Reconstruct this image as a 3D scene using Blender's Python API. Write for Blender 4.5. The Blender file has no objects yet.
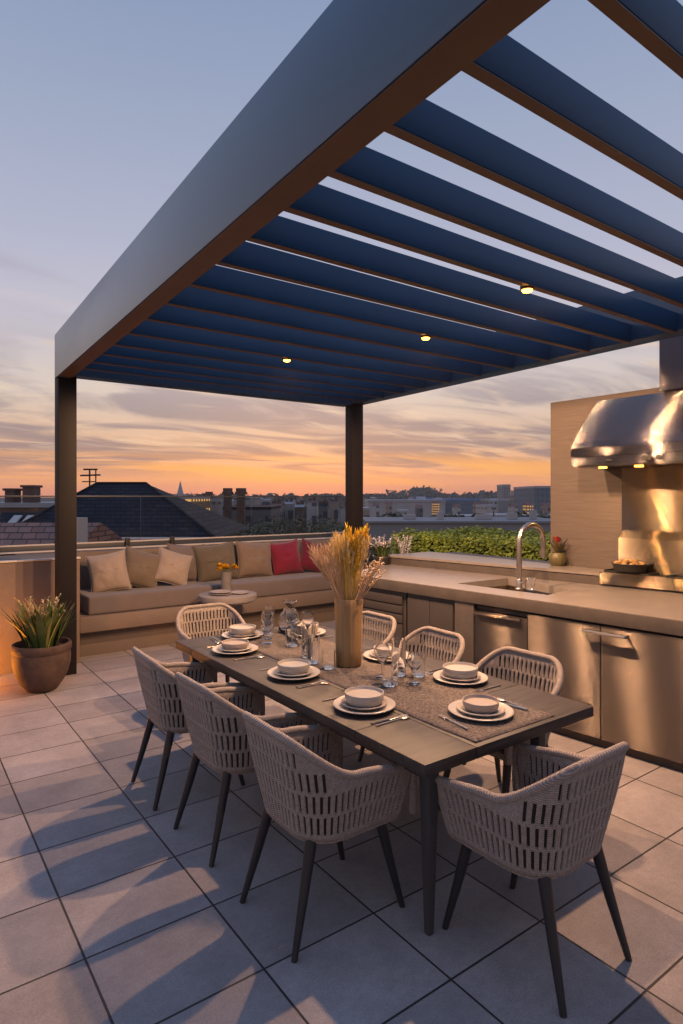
import bpy, bmesh, math, random
from mathutils import Vector, Matrix, Euler, noise as mnoise
random.seed(7)
PI = math.pi
R = math.radians
sc = bpy.context.scene
COL = sc.collection

# ---------------------------------------------------------------- helpers
def lin(r, g, b):
    f = lambda c: (c / 12.92) if c <= 0.04045 else ((c + 0.055) / 1.055) ** 2.4
    return (f(r / 255), f(g / 255), f(b / 255), 1)

def tag(o, label=None, cat=None, group=None, kind=None):
    if label: o['label'] = label
    if cat: o['category'] = cat
    if group: o['group'] = group
    if kind: o['kind'] = kind
    return o

def empty(name, loc, rz=0, label=None, cat=None, group=None):
    o = bpy.data.objects.new(name, None)
    COL.objects.link(o)
    o.location = loc
    o.rotation_euler = (0, 0, rz)
    o.empty_display_size = 0.1
    return tag(o, label, cat, group)

def copy_tree(o, parent=None):
    c = o.copy()
    COL.objects.link(c)
    if parent: c.parent = parent
    for ch in list(o.children):
        copy_tree(ch, c)
    return c

class MB:
    """collects shapes into one mesh"""
    def __init__(self):
        self.bm = bmesh.new()
    def _add(self, vs, fs, mi=0, M=None):
        bv = [self.bm.verts.new(M @ Vector(v) if M else v) for v in vs]
        out = []
        for f in fs:
            try:
                q = self.bm.faces.new([bv[i] for i in f])
                q.material_index = mi
                out.append(q)
            except ValueError:
                pass
        return bv, out
    def box(self, x0, x1, y0, y1, z0, z1, bev=0.0, M=None, mi=0, seg=2):
        vs = [(x0, y0, z0), (x1, y0, z0), (x1, y1, z0), (x0, y1, z0), (x0, y0, z1), (x1, y0, z1), (x1, y1, z1), (x0, y1, z1)]
        fs = [(0, 3, 2, 1), (4, 5, 6, 7), (0, 1, 5, 4), (1, 2, 6, 5), (2, 3, 7, 6), (3, 0, 4, 7)]
        bv, bf = self._add(vs, fs, mi, M)
        if bev > 0:
            es = list({e for f in bf for e in f.edges})
            bmesh.ops.bevel(self.bm, geom=es, offset=bev, segments=seg, profile=0.6, affect='EDGES', clamp_overlap=True)
        return self
    def prism(self, pts, z0, z1, bev=0.0, mi=0, M=None):
        n = len(pts)
        vs = [(p[0], p[1], z0) for p in pts] + [(p[0], p[1], z1) for p in pts]
        fs = [tuple(range(n - 1, -1, -1)), tuple(range(n, 2 * n))] + [(i, (i + 1) % n, n + (i + 1) % n, n + i) for i in range(n)]
        bv, bf = self._add(vs, fs, mi, M)
        if bev > 0:
            es = list({e for f in bf for e in f.edges})
            bmesh.ops.bevel(self.bm, geom=es, offset=bev, segments=2, profile=0.6, affect='EDGES', clamp_overlap=True)
        return self
    def hexa(self, lo, hi, bev=0.0, mi=0):
        """lo, hi: four 3-D points each (counter-clockwise)"""
        vs = list(lo) + list(hi)
        fs = [(0, 3, 2, 1), (4, 5, 6, 7), (0, 1, 5, 4), (1, 2, 6, 5), (2, 3, 7, 6), (3, 0, 4, 7)]
        bv, bf = self._add(vs, fs, mi)
        if bev > 0:
            es = list({e for f in bf for e in f.edges})
            bmesh.ops.bevel(self.bm, geom=es, offset=bev, segments=2, profile=0.6, affect='EDGES', clamp_overlap=True)
        return self
    def lathe(self, prof, n=32, c=(0, 0, 0), M=None, mi=0, close=False):
        """prof: list of (r, z)"""
        rings = []
        T = (M or Matrix.Identity(4))
        for r, z in prof:
            if r < 1e-6:
                rings.append([self.bm.verts.new(T @ Vector((c[0], c[1], c[2] + z)))])
            else:
                rings.append([self.bm.verts.new(T @ Vector((c[0] + r * math.cos(2 * PI * i / n), c[1] + r * math.sin(2 * PI * i / n), c[2] + z))) for i in range(n)])
        prs = list(zip(rings, rings[1:]))
        if close: prs.append((rings[-1], rings[0]))
        for a, b in prs:
            for i in range(n):
                j = (i + 1) % n
                if len(a) == 1 and len(b) == 1: continue
                if len(a) == 1: q = [a[0], b[j], b[i]]
                elif len(b) == 1: q = [a[i], a[j], b[0]]
                else: q = [a[i], a[j], b[j], b[i]]
                self.bm.faces.new(q).material_index = mi
        return self
    def tube(self, pts, rad, n=8, cap=True, mi=0, closed=False):
        pts = [Vector(p) for p in pts]
        if not hasattr(rad, '__len__'): rad = [rad] * len(pts)
        rings = []
        up = None
        for i, p in enumerate(pts):
            a = pts[i - 1] if (i > 0 or closed) else pts[i]
            b = pts[(i + 1) % len(pts)] if (i < len(pts) - 1 or closed) else pts[i]
            t = (b - a).normalized()
            if up is None:
                up = Vector((0, 0, 1)) if abs(t.z) < 0.9 else Vector((1, 0, 0))
            s = t.cross(up)
            if s.length < 1e-6: s = t.cross(Vector((1, 0, 0)))
            s.normalize()
            up = s.cross(t).normalized()
            rings.append([self.bm.verts.new(p + rad[i] * (s * math.cos(2 * PI * k / n) + up * math.sin(2 * PI * k / n))) for k in range(n)])
        prs = list(zip(rings, rings[1:]))
        if closed: prs.append((rings[-1], rings[0]))
        for a, b in prs:
            for k in range(n):
                l = (k + 1) % n
                self.bm.faces.new([a[k], a[l], b[l], b[k]]).material_index = mi
        if cap and not closed:
            self.bm.faces.new(rings[0][::-1]).material_index = mi
            self.bm.faces.new(rings[-1]).material_index = mi
        return self
    def quad(self, a, b, c, d, mi=0):
        self._add([a, b, c, d], [(0, 1, 2, 3)], mi)
        return self
    def strip(self, pts, widths, side, mi=0, fold=0.0):
        """a leaf blade: a row of quads along pts, side = sideways vector"""
        prev = None
        for p, w in zip(pts, widths):
            p = Vector(p)
            a = self.bm.verts.new(p - side * w)
            m = self.bm.verts.new(p + Vector((0, 0, -fold * w)))
            b = self.bm.verts.new(p + side * w)
            if prev:
                self.bm.faces.new([prev[0], prev[1], m, a]).material_index = mi
                self.bm.faces.new([prev[1], prev[2], b, m]).material_index = mi
            prev = (a, m, b)
        return self
    def build(self, name, mats, parent=None, smooth=35, uv=None, recalc=True):
        if recalc:
            bmesh.ops.recalc_face_normals(self.bm, faces=self.bm.faces)
        me = bpy.data.meshes.new(name)
        if uv:
            L = self.bm.loops.layers.uv.new('UVMap')
            for f in self.bm.faces:
                for lp in f.loops:
                    co = lp.vert.co
                    lp[L].uv = uv(co)
        self.bm.to_mesh(me)
        self.bm.free()
        if not isinstance(mats, (list, tuple)): mats = [mats]
        for m in mats: me.materials.append(m)
        if smooth:
            me.polygons.foreach_set('use_smooth', [True] * len(me.polygons))
            me.set_sharp_from_angle(angle=R(smooth))
        o = bpy.data.objects.new(name, me)
        COL.objects.link(o)
        if parent: o.parent = parent
        return o

# ---------------------------------------------------------------- materials
class NT:
    def __init__(self, name):
        self.m = bpy.data.materials.new(name)
        self.m.use_nodes = True
        self.t = self.m.node_tree
        self.b = self.t.nodes['Principled BSDF']
    def n(self, ty, **kw):
        x = self.t.nodes.new(ty)
        for k, v in kw.items():
            if k in x.inputs.keys() if isinstance(k, str) else False:
                x.inputs[k].default_value = v
            else:
                setattr(x, k, v)
        return x
    def l(self, a, b):
        self.t.links.new(a, b)

def mat(name, col, rough=0.6, metal=0.0, var=0.0, vscale=6.0, bump=0.0, bscale=60.0, stretch=(1, 1, 1), spec=0.5, sheen=0.0, col2=None, trans=0.0, ior=1.45, rvar=0.0, detail=5, coat=0.0):
    N = NT(name)
    b = N.b
    c = col if len(col) == 4 else (*col, 1)
    b.inputs['Base Color'].default_value = c
    b.inputs['Roughness'].default_value = rough
    b.inputs['Metallic'].default_value = metal
    b.inputs['Specular IOR Level'].default_value = spec
    b.inputs['IOR'].default_value = ior
    if trans: b.inputs['Transmission Weight'].default_value = trans
    if sheen:
        b.inputs['Sheen Weight'].default_value = sheen
        b.inputs['Sheen Roughness'].default_value = 0.5
    if coat:
        b.inputs['Coat Weight'].default_value = coat; b.inputs['Coat Roughness'].default_value = .22
    tc = N.n('ShaderNodeTexCoord')
    mp = N.n('ShaderNodeMapping')
    mp.inputs['Scale'].default_value = stretch
    N.l(tc.outputs['Object'], mp.inputs['Vector'])
    if var or col2 or rvar:
        nz = N.n('ShaderNodeTexNoise')
        nz.inputs['Scale'].default_value = vscale
        nz.inputs['Detail'].default_value = detail
        nz.inputs['Roughness'].default_value = 0.6
        N.l(mp.outputs[0], nz.inputs['Vector'])
        rp = N.n('ShaderNodeValToRGB')
        rp.color_ramp.elements[0].position = 0.3
        rp.color_ramp.elements[1].position = 0.7
        d = col2 if col2 else tuple(max(0, x * (1 - var)) for x in c[:3])
        rp.color_ramp.elements[0].color = (*d[:3], 1)
        rp.color_ramp.elements[1].color = tuple(min(1, x * (1 + (0 if col2 else var))) for x in c[:3]) + (1,)
        N.l(nz.outputs['Fac'], rp.inputs['Fac'])
        N.l(rp.outputs['Color'], b.inputs['Base Color'])
        if rvar:
            mr = N.n('ShaderNodeMapRange')
            mr.inputs['To Min'].default_value = max(0.02, rough - rvar)
            mr.inputs['To Max'].default_value = rough + rvar
            N.l(nz.outputs['Fac'], mr.inputs['Value'])
            N.l(mr.outputs[0], b.inputs['Roughness'])
    if bump:
        nb = N.n('ShaderNodeTexNoise')
        nb.inputs['Scale'].default_value = bscale
        nb.inputs['Detail'].default_value = 4
        N.l(mp.outputs[0], nb.inputs['Vector'])
        bp = N.n('ShaderNodeBump')
        bp.inputs['Strength'].default_value = bump
        bp.inputs['Distance'].default_value = 0.01
        N.l(nb.outputs['Fac'], bp.inputs['Height'])
        N.l(bp.outputs[0], b.inputs['Normal'])
    return N.m

def emit(name, col, s):
    N = NT(name)
    N.b.inputs['Base Color'].default_value = (0.8, 0.7, 0.5, 1)
    N.b.inputs['Emission Color'].default_value = (*col, 1)
    N.b.inputs['Emission Strength'].default_value = s
    return N.m

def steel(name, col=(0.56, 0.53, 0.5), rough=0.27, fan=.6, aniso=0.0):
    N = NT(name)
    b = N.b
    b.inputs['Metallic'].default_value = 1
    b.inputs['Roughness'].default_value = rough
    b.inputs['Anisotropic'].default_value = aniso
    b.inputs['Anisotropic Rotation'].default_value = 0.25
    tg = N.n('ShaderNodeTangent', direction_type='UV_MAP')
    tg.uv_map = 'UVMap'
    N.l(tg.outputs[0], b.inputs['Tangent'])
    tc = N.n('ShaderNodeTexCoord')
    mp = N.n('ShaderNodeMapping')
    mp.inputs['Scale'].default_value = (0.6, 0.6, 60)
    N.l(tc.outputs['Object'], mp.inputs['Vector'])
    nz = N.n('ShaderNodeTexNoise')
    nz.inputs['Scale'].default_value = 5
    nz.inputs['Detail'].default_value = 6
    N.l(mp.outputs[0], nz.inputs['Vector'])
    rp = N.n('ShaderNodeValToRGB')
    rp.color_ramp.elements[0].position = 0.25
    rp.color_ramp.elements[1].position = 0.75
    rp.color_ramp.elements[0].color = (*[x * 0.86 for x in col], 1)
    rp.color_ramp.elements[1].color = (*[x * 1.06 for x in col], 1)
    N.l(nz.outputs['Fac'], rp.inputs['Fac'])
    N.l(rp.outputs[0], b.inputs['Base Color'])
    # fine horizontal brushing: micro-normals fan out up and down
    ge = N.n('ShaderNodeNewGeometry')
    sc_ = N.n('ShaderNodeVectorMath', operation='SCALE'); sc_.inputs['Scale'].default_value = 3713.0; N.l(ge.outputs['Position'], sc_.inputs[0])
    wn = N.n('ShaderNodeTexWhiteNoise', noise_dimensions='3D'); N.l(sc_.outputs[0], wn.inputs['Vector'])
    sp = N.n('ShaderNodeSeparateColor'); N.l(wn.outputs['Color'], sp.inputs[0])
    f0 = N.n('ShaderNodeMath', operation='ADD'); N.l(sp.outputs[0], f0.inputs[0]); N.l(sp.outputs[1], f0.inputs[1])
    f1 = N.n('ShaderNodeMath', operation='SUBTRACT'); f1.inputs[1].default_value = 1.0; N.l(f0.outputs[0], f1.inputs[0])
    f2 = N.n('ShaderNodeMath', operation='MULTIPLY'); f2.inputs[1].default_value = fan; N.l(f1.outputs[0], f2.inputs[0])
    cb = N.n('ShaderNodeCombineXYZ'); N.l(f2.outputs[0], cb.inputs[2])
    va = N.n('ShaderNodeVectorMath', operation='ADD'); N.l(ge.outputs['Normal'], va.inputs[0]); N.l(cb.outputs[0], va.inputs[1])
    vn = N.n('ShaderNodeVectorMath', operation='NORMALIZE'); N.l(va.outputs[0], vn.inputs[0]); N.l(vn.outputs[0], b.inputs['Normal'])
    mr = N.n('ShaderNodeMapRange')
    mr.inputs['To Min'].default_value = rough - 0.015
    mr.inputs['To Max'].default_value = rough + 0.02
    n2 = N.n('ShaderNodeTexNoise')
    n2.inputs['Scale'].default_value = 2.5
    N.l(tc.outputs['Object'], n2.inputs['Vector'])
    N.l(n2.outputs['Fac'], mr.inputs['Value'])
    N.l(mr.outputs[0], b.inputs['Roughness'])
    return N.m

def floor_mat():
    N = NT('terrace_pavers')
    b = N.b
    tc = N.n('ShaderNodeTexCoord')
    sx = N.n('ShaderNodeSeparateXYZ')
    N.l(tc.outputs['Object'], sx.inputs[0])
    def cell(out, off, size):
        a = N.n('ShaderNodeMath', operation='SUBTRACT'); a.inputs[1].default_value = off; N.l(out, a.inputs[0])
        d = N.n('ShaderNodeMath', operation='DIVIDE'); d.inputs[1].default_value = size; N.l(a.outputs[0], d.inputs[0])
        fl = N.n('ShaderNodeMath', operation='FLOOR'); N.l(d.outputs[0], fl.inputs[0])
        fr = N.n('ShaderNodeMath', operation='FRACT'); N.l(d.outputs[0], fr.inputs[0])
        s = N.n('ShaderNodeMath', operation='SUBTRACT'); s.inputs[1].default_value = 0.5; N.l(fr.outputs[0], s.inputs[0])
        ab = N.n('ShaderNodeMath', operation='ABSOLUTE'); N.l(s.outputs[0], ab.inputs[0])
        m = N.n('ShaderNodeMath', operation='MULTIPLY'); m.inputs[1].default_value = size; N.l(ab.outputs[0], m.inputs[0])
        e = N.n('ShaderNodeMath', operation='SUBTRACT'); e.inputs[0].default_value = size / 2; N.l(m.outputs[0], e.inputs[1])
        return fl.outputs[0], e.outputs[0]
    fx, ex = cell(sx.outputs[0], 0.62, 0.538)
    fy, ey = cell(sx.outputs[1], 2.54, 0.457)
    mn = N.n('ShaderNodeMath', operation='MINIMUM'); N.l(ex, mn.inputs[0]); N.l(ey, mn.inputs[1])
    gr = N.n('ShaderNodeMapRange'); gr.interpolation_type = 'SMOOTHSTEP'
    gr.inputs['From Min'].default_value = 0.0030; gr.inputs['From Max'].default_value = 0.0058
    N.l(mn.outputs[0], gr.inputs['Value'])
    cx = N.n('ShaderNodeCombineXYZ'); N.l(fx, cx.inputs[0]); N.l(fy, cx.inputs[1])
    wn = N.n('ShaderNodeTexWhiteNoise', noise_dimensions='3D'); N.l(cx.outputs[0], wn.inputs['Vector'])
    n1 = N.n('ShaderNodeTexNoise'); n1.inputs['Scale'].default_value = 3.2; n1.inputs['Detail'].default_value = 8; n1.inputs['Roughness'].default_value = .65
    n2 = N.n('ShaderNodeTexNoise'); n2.inputs['Scale'].default_value = 130; n2.inputs['Detail'].default_value = 3
    n3 = N.n('ShaderNodeTexNoise'); n3.inputs['Scale'].default_value = 28; n3.inputs['Detail'].default_value = 6; n3.inputs['Roughness'].default_value = .7
    for q in (n1, n2, n3): N.l(tc.outputs['Object'], q.inputs['Vector'])
    def mad(o, mul, add):
        m = N.n('ShaderNodeMath', operation='MULTIPLY_ADD'); m.inputs[1].default_value = mul; m.inputs[2].default_value = add
        N.l(o, m.inputs[0]); return m.outputs[0]
    def mul(a, c):
        m = N.n('ShaderNodeMath', operation='MULTIPLY'); N.l(a, m.inputs[0]); N.l(c, m.inputs[1]); return m.outputs[0]
    v = mul(mul(mul(mad(wn.outputs['Value'], 0.3, 0.85), mad(n1.outputs['Fac'], 0.9, 0.55)), mad(n2.outputs['Fac'], 0.7, 0.65)), mad(n3.outputs['Fac'], 0.5, 0.75))
    tile = N.n('ShaderNodeMix', data_type='RGBA', blend_type='MULTIPLY'); tile.inputs['Factor'].default_value = 1
    tile.inputs['A'].default_value = (0.30, 0.266, 0.257, 1)
    N.l(v, tile.inputs['B'])
    mx = N.n('ShaderNodeMix', data_type='RGBA')
    mx.inputs['A'].default_value = (0.035, 0.033, 0.032, 1)
    N.l(tile.outputs['Result'], mx.inputs['B'])
    N.l(gr.outputs[0], mx.inputs['Factor'])
    N.l(mx.outputs['Result'], b.inputs['Base Color'])
    N.l(mad(n1.outputs['Fac'], 0.35, 0.45), b.inputs['Roughness'])
    b.inputs['Specular IOR Level'].default_value = 0.35
    h = N.n('ShaderNodeMath', operation='MULTIPLY_ADD'); h.inputs[1].default_value = 0.06
    N.l(n2.outputs['Fac'], h.inputs[0]); N.l(gr.outputs[0], h.inputs[2])
    bp = N.n('ShaderNodeBump'); bp.inputs['Strength'].default_value = 0.6; bp.inputs['Distance'].default_value = 0.006
    N.l(h.outputs[0], bp.inputs['Height']); N.l(bp.outputs[0], b.inputs['Normal'])
    return N.m

def wood_mat(name, c1, c2, stretch=(14, 1.2, 14), rough=0.5, scale=3.0, bump=0.25):
    N = NT(name); b = N.b
    tc = N.n('ShaderNodeTexCoord'); mp = N.n('ShaderNodeMapping'); mp.inputs['Scale'].default_value = stretch
    N.l(tc.outputs['Object'], mp.inputs['Vector'])
    nz = N.n('ShaderNodeTexNoise'); nz.inputs['Scale'].default_value = scale; nz.inputs['Detail'].default_value = 8; nz.inputs['Roughness'].default_value = .65; nz.inputs['Distortion'].default_value = .6
    N.l(mp.outputs[0], nz.inputs['Vector'])
    rp = N.n('ShaderNodeValToRGB'); e = rp.color_ramp.elements
    e[0].position = .32; e[1].position = .68; e[0].color = (*c1, 1); e[1].color = (*c2, 1)
    N.l(nz.outputs['Fac'], rp.inputs['Fac']); N.l(rp.outputs[0], b.inputs['Base Color'])
    b.inputs['Roughness'].default_value = rough
    bp = N.n('ShaderNodeBump'); bp.inputs['Strength'].default_value = bump; bp.inputs['Distance'].default_value = .004
    N.l(nz.outputs['Fac'], bp.inputs['Height']); N.l(bp.outputs[0], b.inputs['Normal'])
    return N.m

def facade_mat(name, wall, win, sx=3.0, sz=3.0, lit=0.0):
    """rows of windows on far buildings"""
    N = NT(name); b = N.b
    tc = N.n('ShaderNodeTexCoord'); mp = N.n('ShaderNodeMapping'); mp.inputs['Rotation'].default_value = (R(90), 0, 0)
    sp = N.n('ShaderNodeSeparateXYZ'); N.l(tc.outputs['Object'], sp.inputs[0])
    def band(o, size, w):
        d = N.n('ShaderNodeMath', operation='DIVIDE'); d.inputs[1].default_value = size; N.l(o, d.inputs[0])
        f = N.n('ShaderNodeMath', operation='FRACT'); N.l(d.outputs[0], f.inputs[0])
        g = N.n('ShaderNodeMath', operation='LESS_THAN'); g.inputs[1].default_value = w; N.l(f.outputs[0], g.inputs[0])
        return g.outputs[0]
    ad = N.n('ShaderNodeMath', operation='ADD'); N.l(sp.outputs[0], ad.inputs[0]); N.l(sp.outputs[1], ad.inputs[1])
    a = band(ad.outputs[0], sx, .5); c = band(sp.outputs[2], sz, .5)
    m = N.n('ShaderNodeMath', operation='MULTIPLY'); N.l(a, m.inputs[0]); N.l(c, m.inputs[1])
    nz = N.n('ShaderNodeTexNoise'); nz.inputs['Scale'].default_value = .3; N.l(tc.outputs['Object'], nz.inputs['Vector'])
    w2 = N.n('ShaderNodeMix', data_type='RGBA'); w2.inputs['A'].default_value = tuple(x * .75 for x in wall) + (1,); w2.inputs['B'].default_value = (*wall, 1)
    N.l(nz.outputs['Fac'], w2.inputs['Factor'])
    mx = N.n('ShaderNodeMix', data_type='RGBA'); N.l(m.outputs[0], mx.inputs['Factor']); N.l(w2.outputs['Result'], mx.inputs['A']); mx.inputs['B'].default_value = (*win, 1)
    N.l(mx.outputs['Result'], b.inputs['Base Color']); b.inputs['Roughness'].default_value = .7
    if lit:
        em = N.n('ShaderNodeMath', operation='MULTIPLY'); em.inputs[1].default_value = lit; N.l(m.outputs[0], em.inputs[0])
        b.inputs['Emission Color'].default_value = (1, .5, .15, 1); N.l(em.outputs[0], b.inputs['Emission Strength'])
    return N.m

def rope_mat():
    N = NT('woven_rope'); b = N.b
    tc = N.n('ShaderNodeTexCoord')
    nz = N.n('ShaderNodeTexNoise'); nz.inputs['Scale'].default_value = 45; nz.inputs['Detail'].default_value = 4; N.l(tc.outputs['Object'], nz.inputs['Vector'])
    mp = N.n('ShaderNodeMapping'); mp.inputs['Scale'].default_value = (1, 1, 1); mp.inputs['Rotation'].default_value = (R(30), R(30), 0); N.l(tc.outputs['Object'], mp.inputs['Vector'])
    wv = N.n('ShaderNodeTexWave', wave_type='BANDS', bands_direction='Z'); wv.inputs['Scale'].default_value = 42; wv.inputs['Distortion'].default_value = 3.5; wv.inputs['Detail'].default_value = 2; wv.inputs['Detail Scale'].default_value = 6
    N.l(mp.outputs[0], wv.inputs['Vector'])
    ad = N.n('ShaderNodeMath', operation='MULTIPLY'); N.l(nz.outputs['Fac'], ad.inputs[0]); N.l(wv.outputs['Fac'], ad.inputs[1])
    rp = N.n('ShaderNodeValToRGB'); e = rp.color_ramp.elements
    e[0].position = .05; e[1].position = .6; e[0].color = (.20, .166, .148, 1); e[1].color = (.45, .38, .335, 1)
    N.l(ad.outputs[0], rp.inputs['Fac']); N.l(rp.outputs[0], b.inputs['Base Color'])
    b.inputs['Roughness'].default_value = .85; b.inputs['Specular IOR Level'].default_value = .25
    b.inputs['Sheen Weight'].default_value = .15
    bp = N.n('ShaderNodeBump'); bp.inputs['Strength'].default_value = .7; bp.inputs['Distance'].default_value = .004
    N.l(ad.outputs[0], bp.inputs['Height']); N.l(bp.outputs[0], b.inputs['Normal'])
    return N.m

def thin_glass(name, tint=(.9, .95, .95), rough=0.0):
    N = NT(name); t = N.t
    t.nodes.remove(N.b)
    out = [x for x in t.nodes if x.type == 'OUTPUT_MATERIAL'][0]
    tr = N.n('ShaderNodeBsdfTransparent'); tr.inputs[0].default_value = (*tint, 1)
    gl = N.n('ShaderNodeBsdfGlossy'); gl.inputs['Roughness'].default_value = rough; gl.inputs[0].default_value = (.9, .9, .9, 1)
    fr = N.n('ShaderNodeFresnel'); fr.inputs[0].default_value = 1.22
    mx = N.n('ShaderNodeMixShader')
    N.l(fr.outputs[0], mx.inputs[0]); N.l(tr.outputs[0], mx.inputs[1]); N.l(gl.outputs[0], mx.inputs[2])
    N.l(mx.outputs[0], out.inputs['Surface'])
    return N.m

def slate_mat(name='dark_slate_roof', c1=(.011, .013, .02), c2=(.024, .027, .036), mo=(.004, .004, .006), bw=.28, rh=.1):
    N = NT(name); b = N.b
    tc = N.n('ShaderNodeTexCoord'); sp = N.n('ShaderNodeSeparateXYZ'); N.l(tc.outputs['Object'], sp.inputs[0])
    ad = N.n('ShaderNodeMath', operation='MULTIPLY_ADD'); ad.inputs[1].default_value = .35; N.l(sp.outputs[1], ad.inputs[0]); N.l(sp.outputs[0], ad.inputs[2])
    cb = N.n('ShaderNodeCombineXYZ'); N.l(ad.outputs[0], cb.inputs[0]); N.l(sp.outputs[2], cb.inputs[1])
    br = N.n('ShaderNodeTexBrick'); br.inputs['Scale'].default_value = 1; br.inputs['Brick Width'].default_value = bw; br.inputs['Row Height'].default_value = rh; br.inputs['Mortar Size'].default_value = .012
    br.inputs['Color1'].default_value = (*c1, 1); br.inputs['Color2'].default_value = (*c2, 1); br.inputs['Mortar'].default_value = (*mo, 1)
    N.l(cb.outputs[0], br.inputs['Vector']); N.l(br.outputs['Color'], b.inputs['Base Color'])
    b.inputs['Roughness'].default_value = .75; b.inputs['Specular IOR Level'].default_value = .2
    bp = N.n('ShaderNodeBump'); bp.inputs['Strength'].default_value = .5; bp.inputs['Distance'].default_value = .02; bp.invert = True
    N.l(br.outputs['Fac'], bp.inputs['Height']); N.l(bp.outputs[0], b.inputs['Normal'])
    return N.m

M = {}
M['floor'] = floor_mat()
M['frame'] = mat('blue_grey_powder_coat', (.024, .074, .15), rough=.36, var=.1, vscale=2, rvar=.06, spec=.6, coat=.6)
M['louver'] = mat('deep_blue_powder_coat', (.016, .072, .165), rough=.42, var=.12, vscale=1.5, rvar=.06, spec=.4)
M['bounce_brown'] = mat('lamp_bounce_brown', (.125, .07, .042), rough=.4, var=.12, vscale=3)  # warm lamp bounce on the undersides is put into this brown; housings share it
M['post'] = mat('dark_bronze_post', (.013, .010, .010), rough=.6, spec=.25, var=.1, vscale=3)
M['stone'] = mat('beige_stone', (.125, .10, .086), rough=.75, var=.16, vscale=2.2, bump=.3, bscale=6, stretch=(1, 1.2, 34), detail=9)
M['render'] = mat('sand_render', (.185, .143, .115), rough=.85, var=.12, vscale=2.5, bump=.2, bscale=90)
M['benchstone'] = mat('bench_stone', (.185, .142, .115), rough=.75, var=.1, vscale=3, bump=.15, bscale=70)
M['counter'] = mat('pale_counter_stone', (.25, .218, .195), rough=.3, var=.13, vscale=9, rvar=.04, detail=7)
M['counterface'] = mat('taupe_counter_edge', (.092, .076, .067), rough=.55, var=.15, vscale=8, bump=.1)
M['steel'] = steel('brushed_steel', (.125, .106, .093), .22, 1.8)
M['steel2'] = steel('hood_steel', (.20, .19, .19), .125, 2.2)
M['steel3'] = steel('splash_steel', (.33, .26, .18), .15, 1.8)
M['chrome'] = mat('satin_nickel', (.55, .5, .44), rough=.3, metal=1, rvar=.05)
M['taupepanel'] = mat('taupe_cabinet_paint', (.058, .049, .046), rough=.5, var=.06)
M['dark'] = mat('dark_recess', (.015, .014, .014), rough=.6)
M['kick'] = mat('dark_toe_kick', (.06, .05, .046), rough=.6, var=.1)
M['rope'] = rope_mat()
M['leg'] = mat('dark_chair_leg', (.022, .022, .024), rough=.42, var=.1, vscale=20)
M['tabletop'] = wood_mat('grey_brown_table', (.022, .018, .017), (.070, .058, .055), stretch=(12, 1.0, 12), rough=.58)
M['tableend'] = wood_mat('grey_brown_table_end', (.022, .018, .017), (.066, .055, .052), stretch=(1.0, 12, 12), rough=.58)
M['tableleg'] = mat('charcoal_table_leg', (.05, .048, .05), rough=.45, var=.1)
M['runner'] = mat('woven_runner', (.23, .19, .17), rough=.95, col2=(.045, .037, .034), vscale=95, bump=.9, bscale=160, detail=3)
M['mat'] = mat('taupe_placemat', (.13, .108, .098), rough=.95, var=.25, vscale=90, bump=.6, bscale=220)
M['china'] = mat('cream_stoneware', (.44, .40, .355), rough=.35, var=.04, vscale=10, coat=.15)
M['china2'] = mat('rosy_stoneware', (.35, .295, .265), rough=.45, var=.05, vscale=10)
M['rice'] = mat('cream_soup', (.66, .52, .38), rough=.5, var=.06, vscale=30, bump=.1)
M['cutlery'] = mat('warm_cutlery', (.62, .5, .4), rough=.25, metal=1)
M['glass'] = mat('clear_glass', (1, 1, 1), rough=0.0, trans=1.0, ior=1.47)
M['pane'] = thin_glass('balustrade_glass', (.93, .95, .95))
M['vase'] = wood_mat('tan_ribbed_vase', (.30, .175, .075), (.42, .265, .125), stretch=(22, 22, .6), rough=.5, scale=2.2, bump=.5)
M['straw'] = mat('dried_straw', (.70, .55, .28), rough=.9, col2=(.48, .35, .15), vscale=12)
M['gold'] = mat('golden_plume', (.92, .68, .08), rough=.9, col2=(.72, .46, .04), vscale=14)
M['palestraw'] = mat('pale_bleached_grass', (.68, .52, .36), rough=.9, col2=(.5, .33, .18), vscale=12)
M['cush'] = mat('mushroom_cushion', (.15, .122, .115), rough=.95, var=.07, vscale=5, bump=.3, bscale=280, sheen=.2)
M['seat'] = mat('charcoal_seat_pad', (.028, .024, .023), rough=.95, var=.1, vscale=8, bump=.3, bscale=280)
M['p_cream'] = mat('cream_pillow', (.32, .25, .195), rough=.95, var=.07, vscale=5, bump=.35, bscale=260, sheen=.2)
M['p_taupe'] = mat('taupe_pillow', (.155, .116, .08), rough=.95, var=.08, vscale=5, bump=.35, bscale=260, sheen=.2)
M['p_olive'] = mat('olive_taupe_pillow', (.115, .092, .062), rough=.95, var=.08, vscale=5, bump=.35, bscale=260, sheen=.2)
M['p_sand'] = mat('sand_pillow', (.19, .137, .10), rough=.95, var=.08, vscale=5, bump=.35, bscale=260, sheen=.2)
M['p_red'] = mat('raspberry_pillow', (.185, .008, .03), rough=.9, var=.12, vscale=5, bump=.3, bscale=260, sheen=.25)
M['p_crimson'] = mat('crimson_pillow', (.12, .005, .022), rough=.9, var=.12, vscale=5, bump=.3, bscale=260, sheen=.25)
M['concrete'] = mat('pale_concrete', (.25, .215, .195), rough=.7, var=.1, vscale=8, bump=.1)
M['pot'] = mat('weathered_clay', (.125, .07, .048), rough=.75, col2=(.05, .032, .027), vscale=7, bump=.35, bscale=30)
M['soil'] = mat('dark_soil', (.03, .022, .016), rough=1, var=.3, vscale=40, bump=.6)
M['leaf'] = mat('green_leaf', (.115, .15, .035), rough=.55, col2=(.04, .075, .02), vscale=5)
M['leafy'] = mat('yellowing_leaf', (.42, .33, .10), rough=.6, col2=(.2, .2, .06), vscale=8)
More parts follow.
